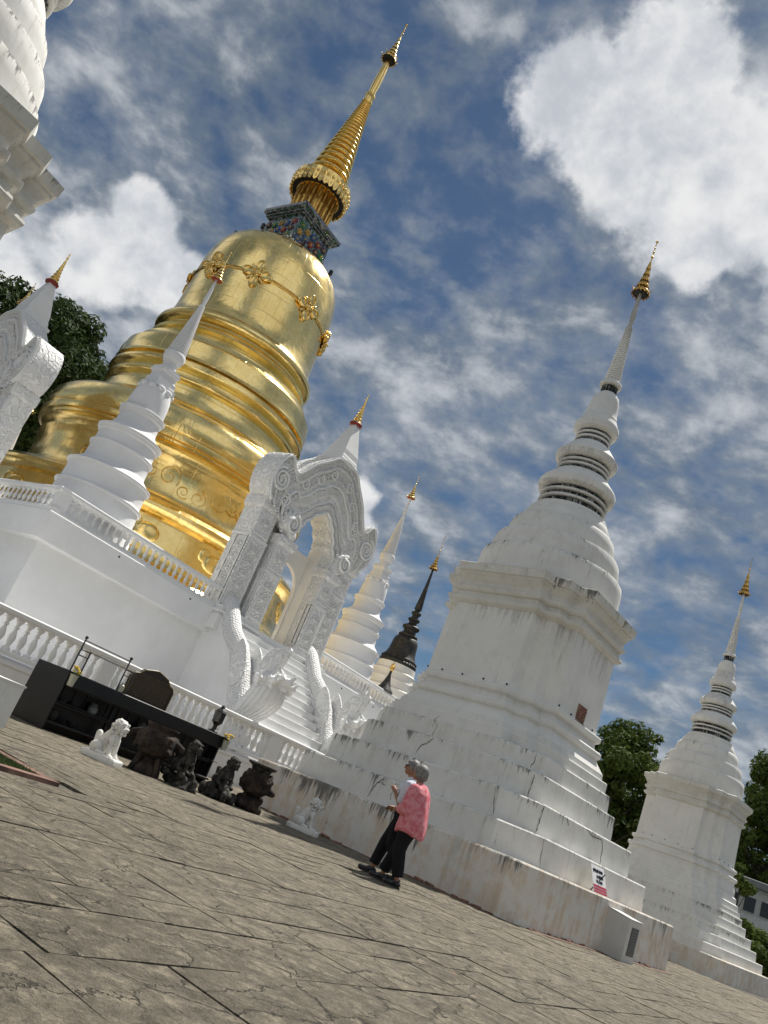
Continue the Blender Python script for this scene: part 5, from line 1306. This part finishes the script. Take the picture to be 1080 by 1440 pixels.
THAI = [  # simple loops and stems that read as lines of Thai letters
]
def glyph(mb, x, z, h, rng, y, th):
    k = rng.randrange(6); w = h * .55; t = h * .13
    def seg(x0, z0, x1, z1): mb.tube([(x + x0 * w, y, z + z0 * h), (x + x1 * w, y, z + z1 * h)], t * .5, 4, Vector((0, 1, 0)))
    def loop(cx, cz): mb.tube([(x + cx * w + .13 * h * cos(a), y, z + cz * h + .13 * h * sin(a)) for a in [i * pi / 3 for i in range(7)]], t * .35, 4, Vector((0, 1, 0)), caps=False)
    if k == 0: seg(.15, 0, .15, .8); seg(.15, .8, .85, .95); seg(.85, .95, .85, 0); loop(.3, .1)
    elif k == 1: seg(.15, .9, .15, 0); seg(.15, 0, .85, 0); seg(.85, 0, .85, .95); loop(.3, .85)
    elif k == 2: seg(.2, .3, .2, 0); seg(.2, .0, .8, 0); seg(.8, 0, .8, .9); seg(.8, .9, .2, .9); loop(.2, .5)
    elif k == 3: seg(.5, 0, .5, .9); seg(.5, .9, .85, 1.0); loop(.5, .12)
    elif k == 4: seg(.15, .95, .15, .1); seg(.15, .1, .5, .45); seg(.5, .45, .85, .1); seg(.85, .1, .85, .95); loop(.25, .95)
    else: seg(.2, .0, .2, .9); seg(.2, .9, .8, .7); seg(.8, .7, .8, 0); seg(.3, 1.15, .8, 1.15)
    return w * 1.25
def sign(label, loc, rz, k=1.0, tilt=.42, off=None):
    t = thing('notice_board', label, 'sign', loc, rz, 'notices on the plinth walls'); t.scale = (k,) * 3
    inner = bpy.data.objects
    W, H = .62, .50
    def tilted(mb, name, mat):
        o = mb.build(name, mat, t); o.rotation_euler = (-tilt, 0, 0); return o
    tilted(MB().box(0, -.012, 0, W, .0, H), 'board', M['signwhite'])
    tilted(MB().box(0, -.016, 0, W, -.012, .035), 'red_stripe', M['signred']); tilted(MB().box(0, -.016, .05, W, -.012, .085), 'red_stripe', M['signred']); tilted(MB().box(0, -.016, .10, W, -.012, .14), 'red_stripe', M['signred'])
    rng = random.Random(3); mb = MB(); x = .06
    while x < .50: x += glyph(mb, x, .37, .062, rng, -.016, 0)
    x = .20
    while x < .50: x += glyph(mb, x, .27, .062, rng, -.016, 0)
    x = .16
    while x < .46: x += glyph(mb, x, .18, .055, rng, -.016, 0)
    tag(tilted(mb, 'lettering', M['signblue']), kind='stuff')
    MB().tube([(W * .5, .0, H * .8 * cos(tilt)), (W * .5, H * .42, .0)], .012, 5).build('prop', M['iron'], t)
M['signwhite'] = flat('sign_white', (.72, .72, .72), .4, var=.04); M['signred'] = flat('sign_red', (.42, .03, .06), .4); M['signblue'] = flat('sign_ink', (.03, .035, .06), .5)
Cc = Vector((4.73, 14.43, 0)); Rd = DB
sp_ = Cc + Rd * 2.38 + DA * .06
sign('white notice with dark Thai lines and red stripes leaning on the stained plinth wall', (sp_.x, sp_.y, .955), YAWC)
q_ = Vector((18.1, 28.95, 0)); sign('small white and red notice on the second chedi plinth at the right edge', (q_.x, q_.y, .66), YAWC - .02, .8)
def box():
    P = Cc + Rd * 3.0
    t = thing('donation_box', 'white masonry box with a grey grille built against the stained plinth wall', 'box', (P.x, P.y, 0), YAWC)
    d = .50; XW = .62
    MB().loft([[(0, -d, -.03), (XW, -d, -.03), (XW, .3, -.03), (0, .3, -.03)], [(0, -d, .74), (XW, -d, .74), (XW, .3, .84), (0, .3, .84)]]).build('body', M['boxw'], t)
    MB().loft([[(-.01, -d - .012, .742), (XW + .01, -d - .012, .742), (XW + .01, .0, .812), (-.01, .0, .812)], [(-.01, -d - .012, .752), (XW + .01, -d - .012, .752), (XW + .01, .0, .822), (-.01, .0, .822)]]).build('lid', M['signwhite'], t)
    MB().box(.10, -d + .1, .77, .3, -d + .112, .772).build('slot', M['dark'], t)
    # grille plate on the right hand side of the box
    MB().box(.16, -d - .012, .12, .50, -d, .62).build('plate', M['grille'], t)
    for i in range(9): MB().box(.18, -d - .02, .15 + i * .05, .48, -d - .011, .165 + i * .05).build('slat', M['grille2'], t)
M['boxw'] = plaster('box_plaster', (.66, .65, .62), .3, .1, 15.0); M['grille'] = flat('grille_grey', (.10, .10, .10), .5); M['grille2'] = flat('grille_slat', (.17, .17, .17), .5)
box()
# worn red strip of broken brick along the foot of the plinth
def kerb():
    g = COL.objects['ground']; rng = random.Random(11)
    def run(P, d, L, out, lab):
        mb = MB(); n = int(L / .35)
        t = thing('brick_kerb', lab, 'kerb', (0, 0, 0), 0, 'broken brick kerbs')
        st = MB(); a = P + out * .10
        vs = []; 
        for i in range(n + 1):
            q = P + d * (L * i / n); w = .14 + rng.uniform(-.04, .06); vs += [q + Vector((0, 0, .012)), q + out * w + Vector((0, 0, .004)), q + out * w + Vector((0, 0, -.03))]
        fs = []
        for i in range(n): fs += [(3 * i, 3 * i + 1, 3 * i + 4, 3 * i + 3), (3 * i + 1, 3 * i + 2, 3 * i + 5, 3 * i + 4)]
        mesh_obj('mortar_strip', vs, fs, M['kerbm'], t)
        x = 0
        while x < L:
            l = rng.uniform(.10, .22)
            if rng.random() < .55:
                q = P + d * x + out * rng.uniform(.03, .09); an = atan2(d.y, d.x) + rng.uniform(-.25, .25)
                m = MB().bbox(0, 0, 0, l, rng.uniform(.05, .09), rng.uniform(.02, .045), .008); o = m.build('brick', M['brick'], t); o.location = q + Vector((0, 0, .0)); o.rotation_euler = (rng.uniform(-.1, .1), rng.uniform(-.1, .1), an)
            x += l + rng.uniform(.02, .15)
    W2 = 3.76; O_ = Vector((4.5, 19.4, 0)); C1 = O_ - DA * (W2) - DB * (W2 - .40); C2 = O_ - DB * W2 - DA * (W2 - .4)
    run(C1, DB, 6.7, -DA, 'broken red brick kerb at the foot of the right plinth face')
    run(C2, DA, 6.6, -DB, 'broken red brick kerb at the foot of the left plinth face')
M['kerbm'] = flat('kerb_rubble', (.17, .11, .08), .95, var=.6, scale=9, bstr=.8)
kerb()

# ------------------------------------------------------------------ people
def cloth(name, col, var=.25, scale=10, col2=None):
    m, t = newmat(name); co = t.n('ShaderNodeTexCoord').outputs['Object']
    n = t.noise(co, scale, 6, .6, .5); c = t.mix(t.ramp(n, .38, .62), col, col2 or tuple(x * (1 - var) for x in col))
    f = t.noise(t.vmath('MULTIPLY', co, (1, 1, .35)), 9, 4, .5)
    finish(t, c, .85, 0, f, .5, .03, .2); return m
def hairmat():
    m, t = newmat('grey_hair'); co = t.n('ShaderNodeTexCoord').outputs['Object']
    n = t.noise(t.vmath('MULTIPLY', co, (1, 1, .12)), 170, 3, .6); n2 = t.noise(co, 18, 3, .5)
    c = t.mix(t.ramp(n, .38, .62), (.07, .068, .065), (.34, .335, .32)); c = t.mix(t.math('MULTIPLY', t.ramp(n2, .4, .6), .4), c, (.10, .098, .095))
    finish(t, c, .5, 0, n, .8, .006, .4); return m
M['pink'] = cloth('pink_batik', (.60, .15, .18), col2=(.68, .29, .32), scale=14); M['trouser'] = cloth('black_cotton', (.012, .012, .015)); M['shirtw'] = cloth('white_blue_shirt', (.62, .66, .74), .2)
M['skin'] = flat('skin', (.30, .15, .09), .55, var=.08, bstr=.02); M['hair'] = hairmat(); M['shoe'] = flat('black_shoe', (.012, .012, .013), .45); M['sole'] = flat('dark_sole', (.03, .03, .03), .7)
def limb_hand(mb, wrist, d, palm_n, k=1.0):
    """five fingered relaxed hand: palm and five bent fingers"""
    wrist = Vector(wrist); d = Vector(d).normalized(); n = Vector(palm_n).normalized(); s = d.cross(n).normalized()
    mb.cap(wrist, wrist + d * .07 * k, .026 * k, .036 * k, 9)
    for i, (o, L) in enumerate(((-.030, .060), (-.010, .070), (.010, .066), (.028, .052))):
        a = wrist + d * .085 * k + s * o * k; b = a + (d * .8 + n * .25).normalized() * L * .55 * k; c = b + (d * .5 + n * .8).normalized() * L * .5 * k
        mb.cap(a, b, .0095 * k, .009 * k, 6); mb.cap(b, c, .009 * k, .007 * k, 6)
    a = wrist + d * .03 * k - s * .03 * k; b = a + (d * .6 - s * .6 + n * .3).normalized() * .04 * k; mb.cap(a, b, .012 * k, .010 * k, 6); mb.cap(b, b + (d * .8 + n * .3) * .028 * k, .010 * k, .008 * k, 6)
def person(label, loc, az, H, female):
    """walking figure; local +y forward, +x to its right"""
    t = thing('person', label, 'person', loc, -radians(az), 'people walking past the chedi')
    k = H / 1.62
    def V(x, y, z): return Vector((x * k, y * k, z * k))
    fwd = 1
    hipz = .86; bow = .035 if female else .02
    # joints: left leg forward, right leg back in mid stride
    hips = {-1: V(-.085, 0, hipz), 1: V(.085, 0, hipz)}
    knees = {-1: V(-.085, .0, .46), 1: V(.08, .12, .47)}
    ankles = {-1: V(-.085, -.20, .10), 1: V(.08, .18, .088)}
    if female: knees = {-1: V(-.085, .01, .46), 1: V(.08, .10, .47)}; ankles = {-1: V(-.085, -.10, .088), 1: V(.08, .20, .088)}
    toes = {s: ankles[s] + V(0, .17, -.055) for s in (-1, 1)}
    # skin: one continuous body
    b = MB()
    for s in (-1, 1):
        b.cap(hips[s], knees[s], .078 * k, .055 * k); b.cap(knees[s], ankles[s], .050 * k, .034 * k); b.cap(ankles[s] + V(0, 0, -.03), toes[s], .035 * k, .028 * k)
    chest = V(0, .02 + bow, 1.20); neck = V(0, .03 + bow, 1.36); head = V(0, .065 + bow * 1.6, 1.50)
    b.cap(V(0, 0, .88), V(0, .01, 1.0), .13 * k, .12 * k); b.cap(V(0, .01, 1.0), chest, .12 * k, .135 * k); b.cap(chest + V(-.10, 0, .08), chest + V(.10, 0, .08), .062 * k, .062 * k)
    b.cap(neck + V(0, -.01, -.06), head + V(0, -.02, -.06), .055 * k, .050 * k)
    b.ball(head, .090 * k, 16, 12, (.84, 1.0, 1.18)); b.ball(head + V(0, .045, -.055), .052 * k, 12, 8, (.95, .9, .9))
    b.cap(head + V(0, .088, .01), head + V(0, .103, -.018), .010 * k, .016 * k, 8); b.cap(head + V(-.02, .082, -.05), head + V(.02, .082, -.05), .010 * k, .010 * k, 6)
    for s in (-1, 1): b.ball(head + V(s * .078, -.005, -.01), .020 * k, 8, 6, (.5, 1, 1.4)); b.ball(head + V(s * .032, .078, .012), .012 * k, 8, 5)
    if female:
        sh = {-1: chest + V(-.17, -.01, .06), 1: chest + V(.17, -.01, .06)}; el = {-1: V(-.22, .06, .98), 1: V(.23, .02, .97)}; wr = {-1: V(-.13, .20, .95), 1: V(.20, .15, .86)}
    else:
        sh = {-1: chest + V(-.18, 0, .06), 1: chest + V(.18, 0, .06)}; el = {-1: V(-.22, .06, .98), 1: V(.22, .0, .96)}; wr = {-1: V(-.10, .20, 1.12), 1: V(.16, .16, .92)}
    for s in (-1, 1):
        b.cap(sh[s], el[s], .050 * k, .038 * k); b.cap(el[s], wr[s], .037 * k, .026 * k)
        limb_hand(b, wr[s], (wr[s] - el[s]), (-s * .6, .0, -.5), k)
    link_mesh('body', blobs_mesh(b, .0085, 'body', 1), M['skin'], t, 180)
    # trousers
    p = MB(); loose = 1.22 if female else 1.12
    p.cap(V(-.05, 0, .90), V(.05, 0, .90), .135 * k, .135 * k, 14)
    for s in (-1, 1):
        p.cap(hips[s], knees[s], .100 * k * loose, .078 * k * loose, 14); 
        ak = ankles[s] + V(0, 0, .05); rr = []
        p.tube([knees[s] + (ak - knees[s]) * f for f in (-.1, 0, .3, .6, .9, 1.0)], [.05 * k, .078 * k * loose, .075 * k * loose, .070 * k * loose, .066 * k * loose, .064 * k * loose], 14)
    link_mesh('trousers', blobs_mesh(p, .011, 'trousers', 2), M['trouser'], t, 180)
    # upper garment
    u = MB()
    if female:
        rings = []
        for z, rx, ry, cy in ((.66, .235, .20, -.02), (.74, .25, .205, -.02), (.86, .245, .195, -.015), (1.0, .235, .175, 0.0), (1.14, .23, .16, .02), (1.24, .22, .145, .03), (1.31, .17, .115, .035), (1.36, .085, .085, .04), (1.375, .062, .066, .045)):
            rings.append([V(rx * cos(a) * (1 + .035 * sin(9 * a + z * 3)), cy + ry * sin(a) * (1 + .05 * sin(7 * a + z * 2)), z + (.05 * abs(cos(a)) ** 2 if z < .7 else 0)) for a in [2 * pi * i / 36 for i in range(36)]])
        u.loft(rings)
        for s in (-1, 1):
            u.cap(sh[s], el[s], .088 * k, .092 * k, 14); u.cap(el[s], el[s].lerp(wr[s], .62), .088 * k, .070 * k, 14)
        link_mesh('blouse', blobs_mesh(u, .011, 'blouse', 2), M['pink'], t, 180)
    else:
        u.cap(V(0, 0, .93), V(0, .01, 1.05), .145 * k, .142 * k, 16); u.cap(V(0, .01, 1.05), chest, .142 * k, .15 * k, 16); u.cap(chest + V(-.11, 0, .08), chest + V(.11, 0, .08), .078 * k, .078 * k, 12)
        u.cap(neck + V(0, -.01, -.05), neck + V(0, 0, -.01), .07 * k, .066 * k, 12)
        for s in (-1, 1): u.cap(sh[s], sh[s].lerp(el[s], .8), .068 * k, .064 * k, 12)
        link_mesh('shirt', blobs_mesh(u, .010, 'shirt', 2), M['shirtw'], t, 180)
    # hair
    h = MB()
    if female:
        h.ball(head + V(0, -.018, .028), .104 * k, 16, 12, (.95, 1.0, 1.02)); h.ball(head + V(0, -.045, -.035), .086 * k, 14, 10, (1.02, .85, .95)); h.ball(head + V(0, .03, .06), .07 * k, 12, 8, (1.0, 1.0, .7))
        for s in (-1, 1): h.ball(head + V(s * .062, -.005, -.01), .045 * k, 10, 8, (.7, 1.1, 1.4))
    else:
        h.ball(head + V(0, -.02, .035), .098 * k, 16, 12, (.93, 1.0, .95)); h.ball(head + V(0, -.05, -.01), .075 * k, 12, 10, (1.0, .8, 1.0)); h.ball(head + V(0, .05, .078), .045 * k, 10, 8, (1.2, .9, .6))
    rng = random.Random(3)
    for i in range(110):
        a, z = rng.uniform(pi * .95, pi * 2.05), rng.uniform(-.3, 1); q = Vector((cos(a) * sqrt(max(0, 1 - z * z)) * .094, sin(a) * sqrt(max(0, 1 - z * z)) * .10 - .018, z * .104 + .025)) * k; h.cap(head + q * .97, head + q * 1.0 + V(0, 0, -.06), .010 * k, .007 * k, 5)
    link_mesh('hair', blobs_mesh(h, .006, 'hair', 3), M['hair'], t, 180)
    if not female:
        g = MB()
        for s in (-1, 1): g.ball(head + V(s * .034, .092, .014), .024 * k, 10, 6, (1, .35, .75)); g.tube([head + V(s * .055, .088, .018), head + V(s * .082, -.005, .02)], .0045, 5)
        g.tube([head + V(-.02, .097, .018), head + V(.02, .097, .018)], .004, 5); g.build('sunglasses', M['black'], t, 60)
    for s in (-1, 1):
        d = (toes[s] - ankles[s]); f = MB(); heel = ankles[s] + V(0, -.045, -.045)
        f.cap(heel + V(0, .01, .01), toes[s] + V(0, -.005, .010), .040 * k, .034 * k, 12); f.cap(ankles[s] + V(0, .0, -.02), ankles[s] + V(0, .05, -.04), .045 * k, .045 * k, 10)
        sh_ = link_mesh('shoe', blobs_mesh(f, .009, 'shoe', 1), M['shoe'], t, 180)
        so_ = MB(); a, c = heel, toes[s] + V(0, .045, 0); zz = -.035
        pts = [(-.030, -.02), (-.034, .06), (-.040, .14), (-.03, .20), (0, .22), (.03, .20), (.040, .14), (.034, .06), (.030, -.02), (0, -.035)]
        lift = ankles[s].z - .095 * k
        so_.loft([[Vector(((heel + V(x, y, 0)).x, (heel + V(x, y, 0)).y, .002 + zz2)) for x, y in pts] for zz2 in (0, .022)])
        so_.build('sole', M['sole'], t, 40)
    if female:
        bag = MB().bbox(.26 * k, -.02 * k, .70 * k, .30 * k, .10 * k, .80 * k, .01); bag.build('handbag', M['black'], t)
    return t
person('woman with short grey hair in a loose pink blouse and black trousers, seen from behind', (1.96, 11.70, 0), -58, 1.60, True)
person('man with grey hair, sunglasses and a white shirt, walking beyond the woman in pink', (1.90, 12.25, 0), -72, 1.66, False)

# ------------------------------------------------------------------ trees and far building
def leafmat(name, a, b):
    m, t = newmat(name); g = t.n('ShaderNodeNewGeometry').outputs['Position']
    n = t.noise(g, .55, 4, .6); n2 = t.noise(g, 6, 3, .6)
    c = t.mix(t.ramp(n, .38, .62), a, b); n3 = t.noise(g, 22, 2, .5); c = t.mix(t.math('MULTIPLY', t.ramp(n2, .48, .66), .6), c, tuple(x * 1.7 for x in b)); c = t.mix(t.math('MULTIPLY', t.ramp(n3, .52, .62), .6), c, (b[0] * 2.2, b[1] * 1.7, b[2] * 1.2)); c = t.mix(t.math('MULTIPLY', t.ramp(n3, .45, .36), .5), c, tuple(x * .6 for x in a))
    ins = {'Base Color': c, 'Roughness': .75, 'Specular IOR Level': .18}
    p = t.n('ShaderNodeBsdfPrincipled', ins); tr = t.n('ShaderNodeBsdfTranslucent', {'Color': c}); mx = t.n('ShaderNodeMixShader', {0: .22, 1: p.outputs[0], 2: tr.outputs[0]})
    t.n('ShaderNodeOutputMaterial', {'Surface': mx.outputs[0]}); return m
M['leafdark'] = leafmat('dark_leaves', (.020, .038, .012), (.040, .070, .020)); M['leafmid'] = leafmat('mid_leaves', (.034, .066, .014), (.085, .125, .028)); M['bark'] = flat('bark', (.10, .08, .06), .9, var=.5, scale=4, bstr=.8, bdist=.05)
def tree(label, x, y, h, r, seed, mat, nleaf=26000, clumps=60, z0f=.30, leaf=.20, group='trees around the temple', flatten=1.0):
    t = thing('broadleaf_tree', label, 'tree', (x, y, -.1), seed, group); rng = random.Random(seed)
    tr = MB(); tr.tube([(0, 0, 0), (.1, .05, h * .2), (-.1, .1, h * .4), (.15, 0, h * .62)], [h * .030, h * .024, h * .018, h * .010], 10)
    cl = []
    cz = h * (1 + z0f) / 2; hz = h * (1 - z0f) / 2
    for i in range(clumps):
        while True:
            p = Vector((rng.uniform(-1, 1), rng.uniform(-1, 1), rng.uniform(-1, 1)))
            if .35 < p.length < 1: break
        q = Vector((p.x * r * .86, p.y * r * .86, cz + p.z * hz * .86)); rr = rng.uniform(.09, .24) * r
        cl.append((q, rr))
    for i in range(0, clumps, 3):
        q = cl[i][0]; b = Vector((0, 0, rng.uniform(.25, .55) * h)); m = b.lerp(q, .5) + Vector((0, 0, -.03 * h)); tr.tube([b, m, q], [h * .010, h * .006, h * .002], 6)
    tr.build('trunk', M['bark'], t, 60)
    vs = []; fs = []
    wts = [c[1] ** 2 for c in cl]; tot = sum(wts)
    for (q, rr), wt in zip(cl, wts):
        for _ in range(int(nleaf * wt / tot)):
            u = Vector((rng.gauss(0, 1), rng.gauss(0, 1), rng.gauss(0, 1))).normalized() * (rr * rng.random() ** .38); u.z *= .75
            p = q + u; n = (u.normalized() + Vector((rng.uniform(-.9, .9), rng.uniform(-.9, .9), rng.uniform(-.3, 1.1)))).normalized()
            a = n.orthogonal().normalized(); a.rotate(Matrix.Rotation(rng.uniform(0, 6.28), 3, n)); b = n.cross(a); s = leaf * rng.uniform(.6, 1.3); k = len(vs)
            vs += [p - a * s, p - b * s * .42 + n * s * .10, p + a * s, p + b * s * .42 + n * s * .10]; fs.append((k, k + 1, k + 2, k + 3))
    mesh_obj('crown', vs, fs, mat, t)
    return t
def pol(az, d): return d * sin(radians(az)), d * cos(radians(az))
x, y = pol(-27.9, 58); tree('huge dark tree rising behind the golden chedi at the left', x, y, 25.8, 9.0, 21, M['leafdark'], 80000, 150, .12, .22)
x, y = pol(-36.5, 62); tree('dark tree at the far left edge behind the second gate', x, y, 26.5, 8.0, 22, M['leafdark'], 36000, 80, .15, .26)
x, y = pol(-24.0, 66); tree('dark tree low behind the gold drum and the left corner stupas', x, y, 21, 6.0, 27, M['leafdark'], 26000, 60, .05, .26)
x, y = pol(20.6, 60); tree('airy green tree between the two white chedis, sky through its crown', x, y, 13.8, 5.2, 23, M['leafmid'], 17000, 70, .22, .20)
x, y = pol(24.3, 64); tree('fuller tree close behind the left side of the second chedi', x, y, 14.2, 5.2, 24, M['leafmid'], 17000, 60, .12, .20)
x, y = pol(19.2, 78); tree('small tree low between the chedis', x, y, 7.5, 4.5, 28, M['leafdark'], 12000, 40, .02, .22)
x, y = pol(31.2, 56); tree('broad green tree at the right edge behind the second chedi', x, y, 13.4, 6.0, 25, M['leafmid'], 32000, 84, .12, .19)
x, y = pol(36.4, 54); tree('green tree past the right edge of the view', x, y, 13.0, 5.0, 26, M['leafmid'], 20000, 60, .12, .2)
x, y = pol(31.0, 41.5); tree('low shrubby tree at the foot of the right edge, before the far building', x, y, 2.75, 2.2, 30, M['leafmid'], 9000, 40, .02, .11)
x, y = pol(29.0, 41); tree('small bushy tree just right of the second chedi body', x, y, 4.9, 1.3, 31, M['leafmid'], 8000, 34, .1, .11)
def far_row():
    rng = random.Random(5); mb_v = []; mb_f = []
    for i in range(60000):
        az = rng.uniform(-50, 55); d = rng.uniform(95, 120); top = 8.5 + 2.6 * sin(az * .31) + 1.6 * sin(az * .83 + 1) + 1.2 * sin(az * 2.1)
        z = rng.uniform(0, top); x, y = pol(az, d); s = rng.uniform(.3, .6); n = Vector((rng.uniform(-1, 1), rng.uniform(-1, 0), rng.uniform(0, 1))).normalized(); a = n.orthogonal().normalized(); b = n.cross(a); p = Vector((x, y, z)); k = len(mb_v)
        mb_v += [p - a * s, p - b * s * .6, p + a * s, p + b * s * .6]; mb_f.append((k, k + 1, k + 2, k + 3))
    tag(mesh_obj('far_woodland', mb_v, mb_f, M['leafdark']), 'continuous line of far trees along the horizon', 'woodland', kind='stuff')
far_row()
def building():
    a, d = radians(30.6), 45
    t = thing('office_building', 'pale two storey building with dark windows among the trees at the right edge', 'building', (d * sin(a), d * cos(a), 0), radians(-24))
    MB().box(-2.4, 0, -.1, 8, 6, 4.02).build('wall', M['bldg'], t)
    MB().bbox(-2.8, -.5, 4.02, 8.4, 6.5, 4.35, .03).build('roof', M['roofg'], t)
    for i in range(13):
        x = -2.1 + i * .72
        for z in (.9, 2.9):
            f = MB().box(x, -.06, z, x + .56, .0, z + .72).build('window', M['winframe'], t); MB().box(x + .04, -.08, z + .04, x + .52, -.055, z + .68).build('pane', M['win'], f)
M['bldg'] = flat('pale_render', (.50, .52, .54), .8); M['roofg'] = flat('grey_roof', (.16, .17, .18), .7); M['winframe'] = flat('window_frame', (.45, .46, .47), .5); M['win'] = flat('dark_window_glass', (.02, .025, .03), .12)
building()

def fallen_leaves():
    rng = random.Random(31); mb = MB(); O_ = Vector((4.5, 19.4, 0)); C2 = O_ - DB * 3.76 - DA * 3.36
    for i in range(170):
        if i < 110: p = C2 + DA * rng.uniform(0, 6.8) - DB * abs(rng.gauss(.05, .35)) - DB * .1
        else: p = Vector((rng.uniform(-4, 6), rng.uniform(4, 14), 0))
        a = rng.uniform(0, 6.28); s = rng.uniform(.015, .035); d = Vector((cos(a), sin(a), 0)) * s; e = Vector((-sin(a), cos(a), 0)) * s * .5; z = Vector((0, 0, .012))
        mb.add([p - d + z, p - e + z + Vector((0, 0, .006)), p + d + z + Vector((0, 0, .004)), p + e + z], [(0, 1, 2, 3)])
    tag(mb.build('fallen_leaves', M['dryleaf']), 'scattered dry leaves on the paving', 'leaves', kind='stuff')
M['dryleaf'] = flat('dry_leaves', (.13, .085, .04), .8, var=.6, scale=3)
fallen_leaves()
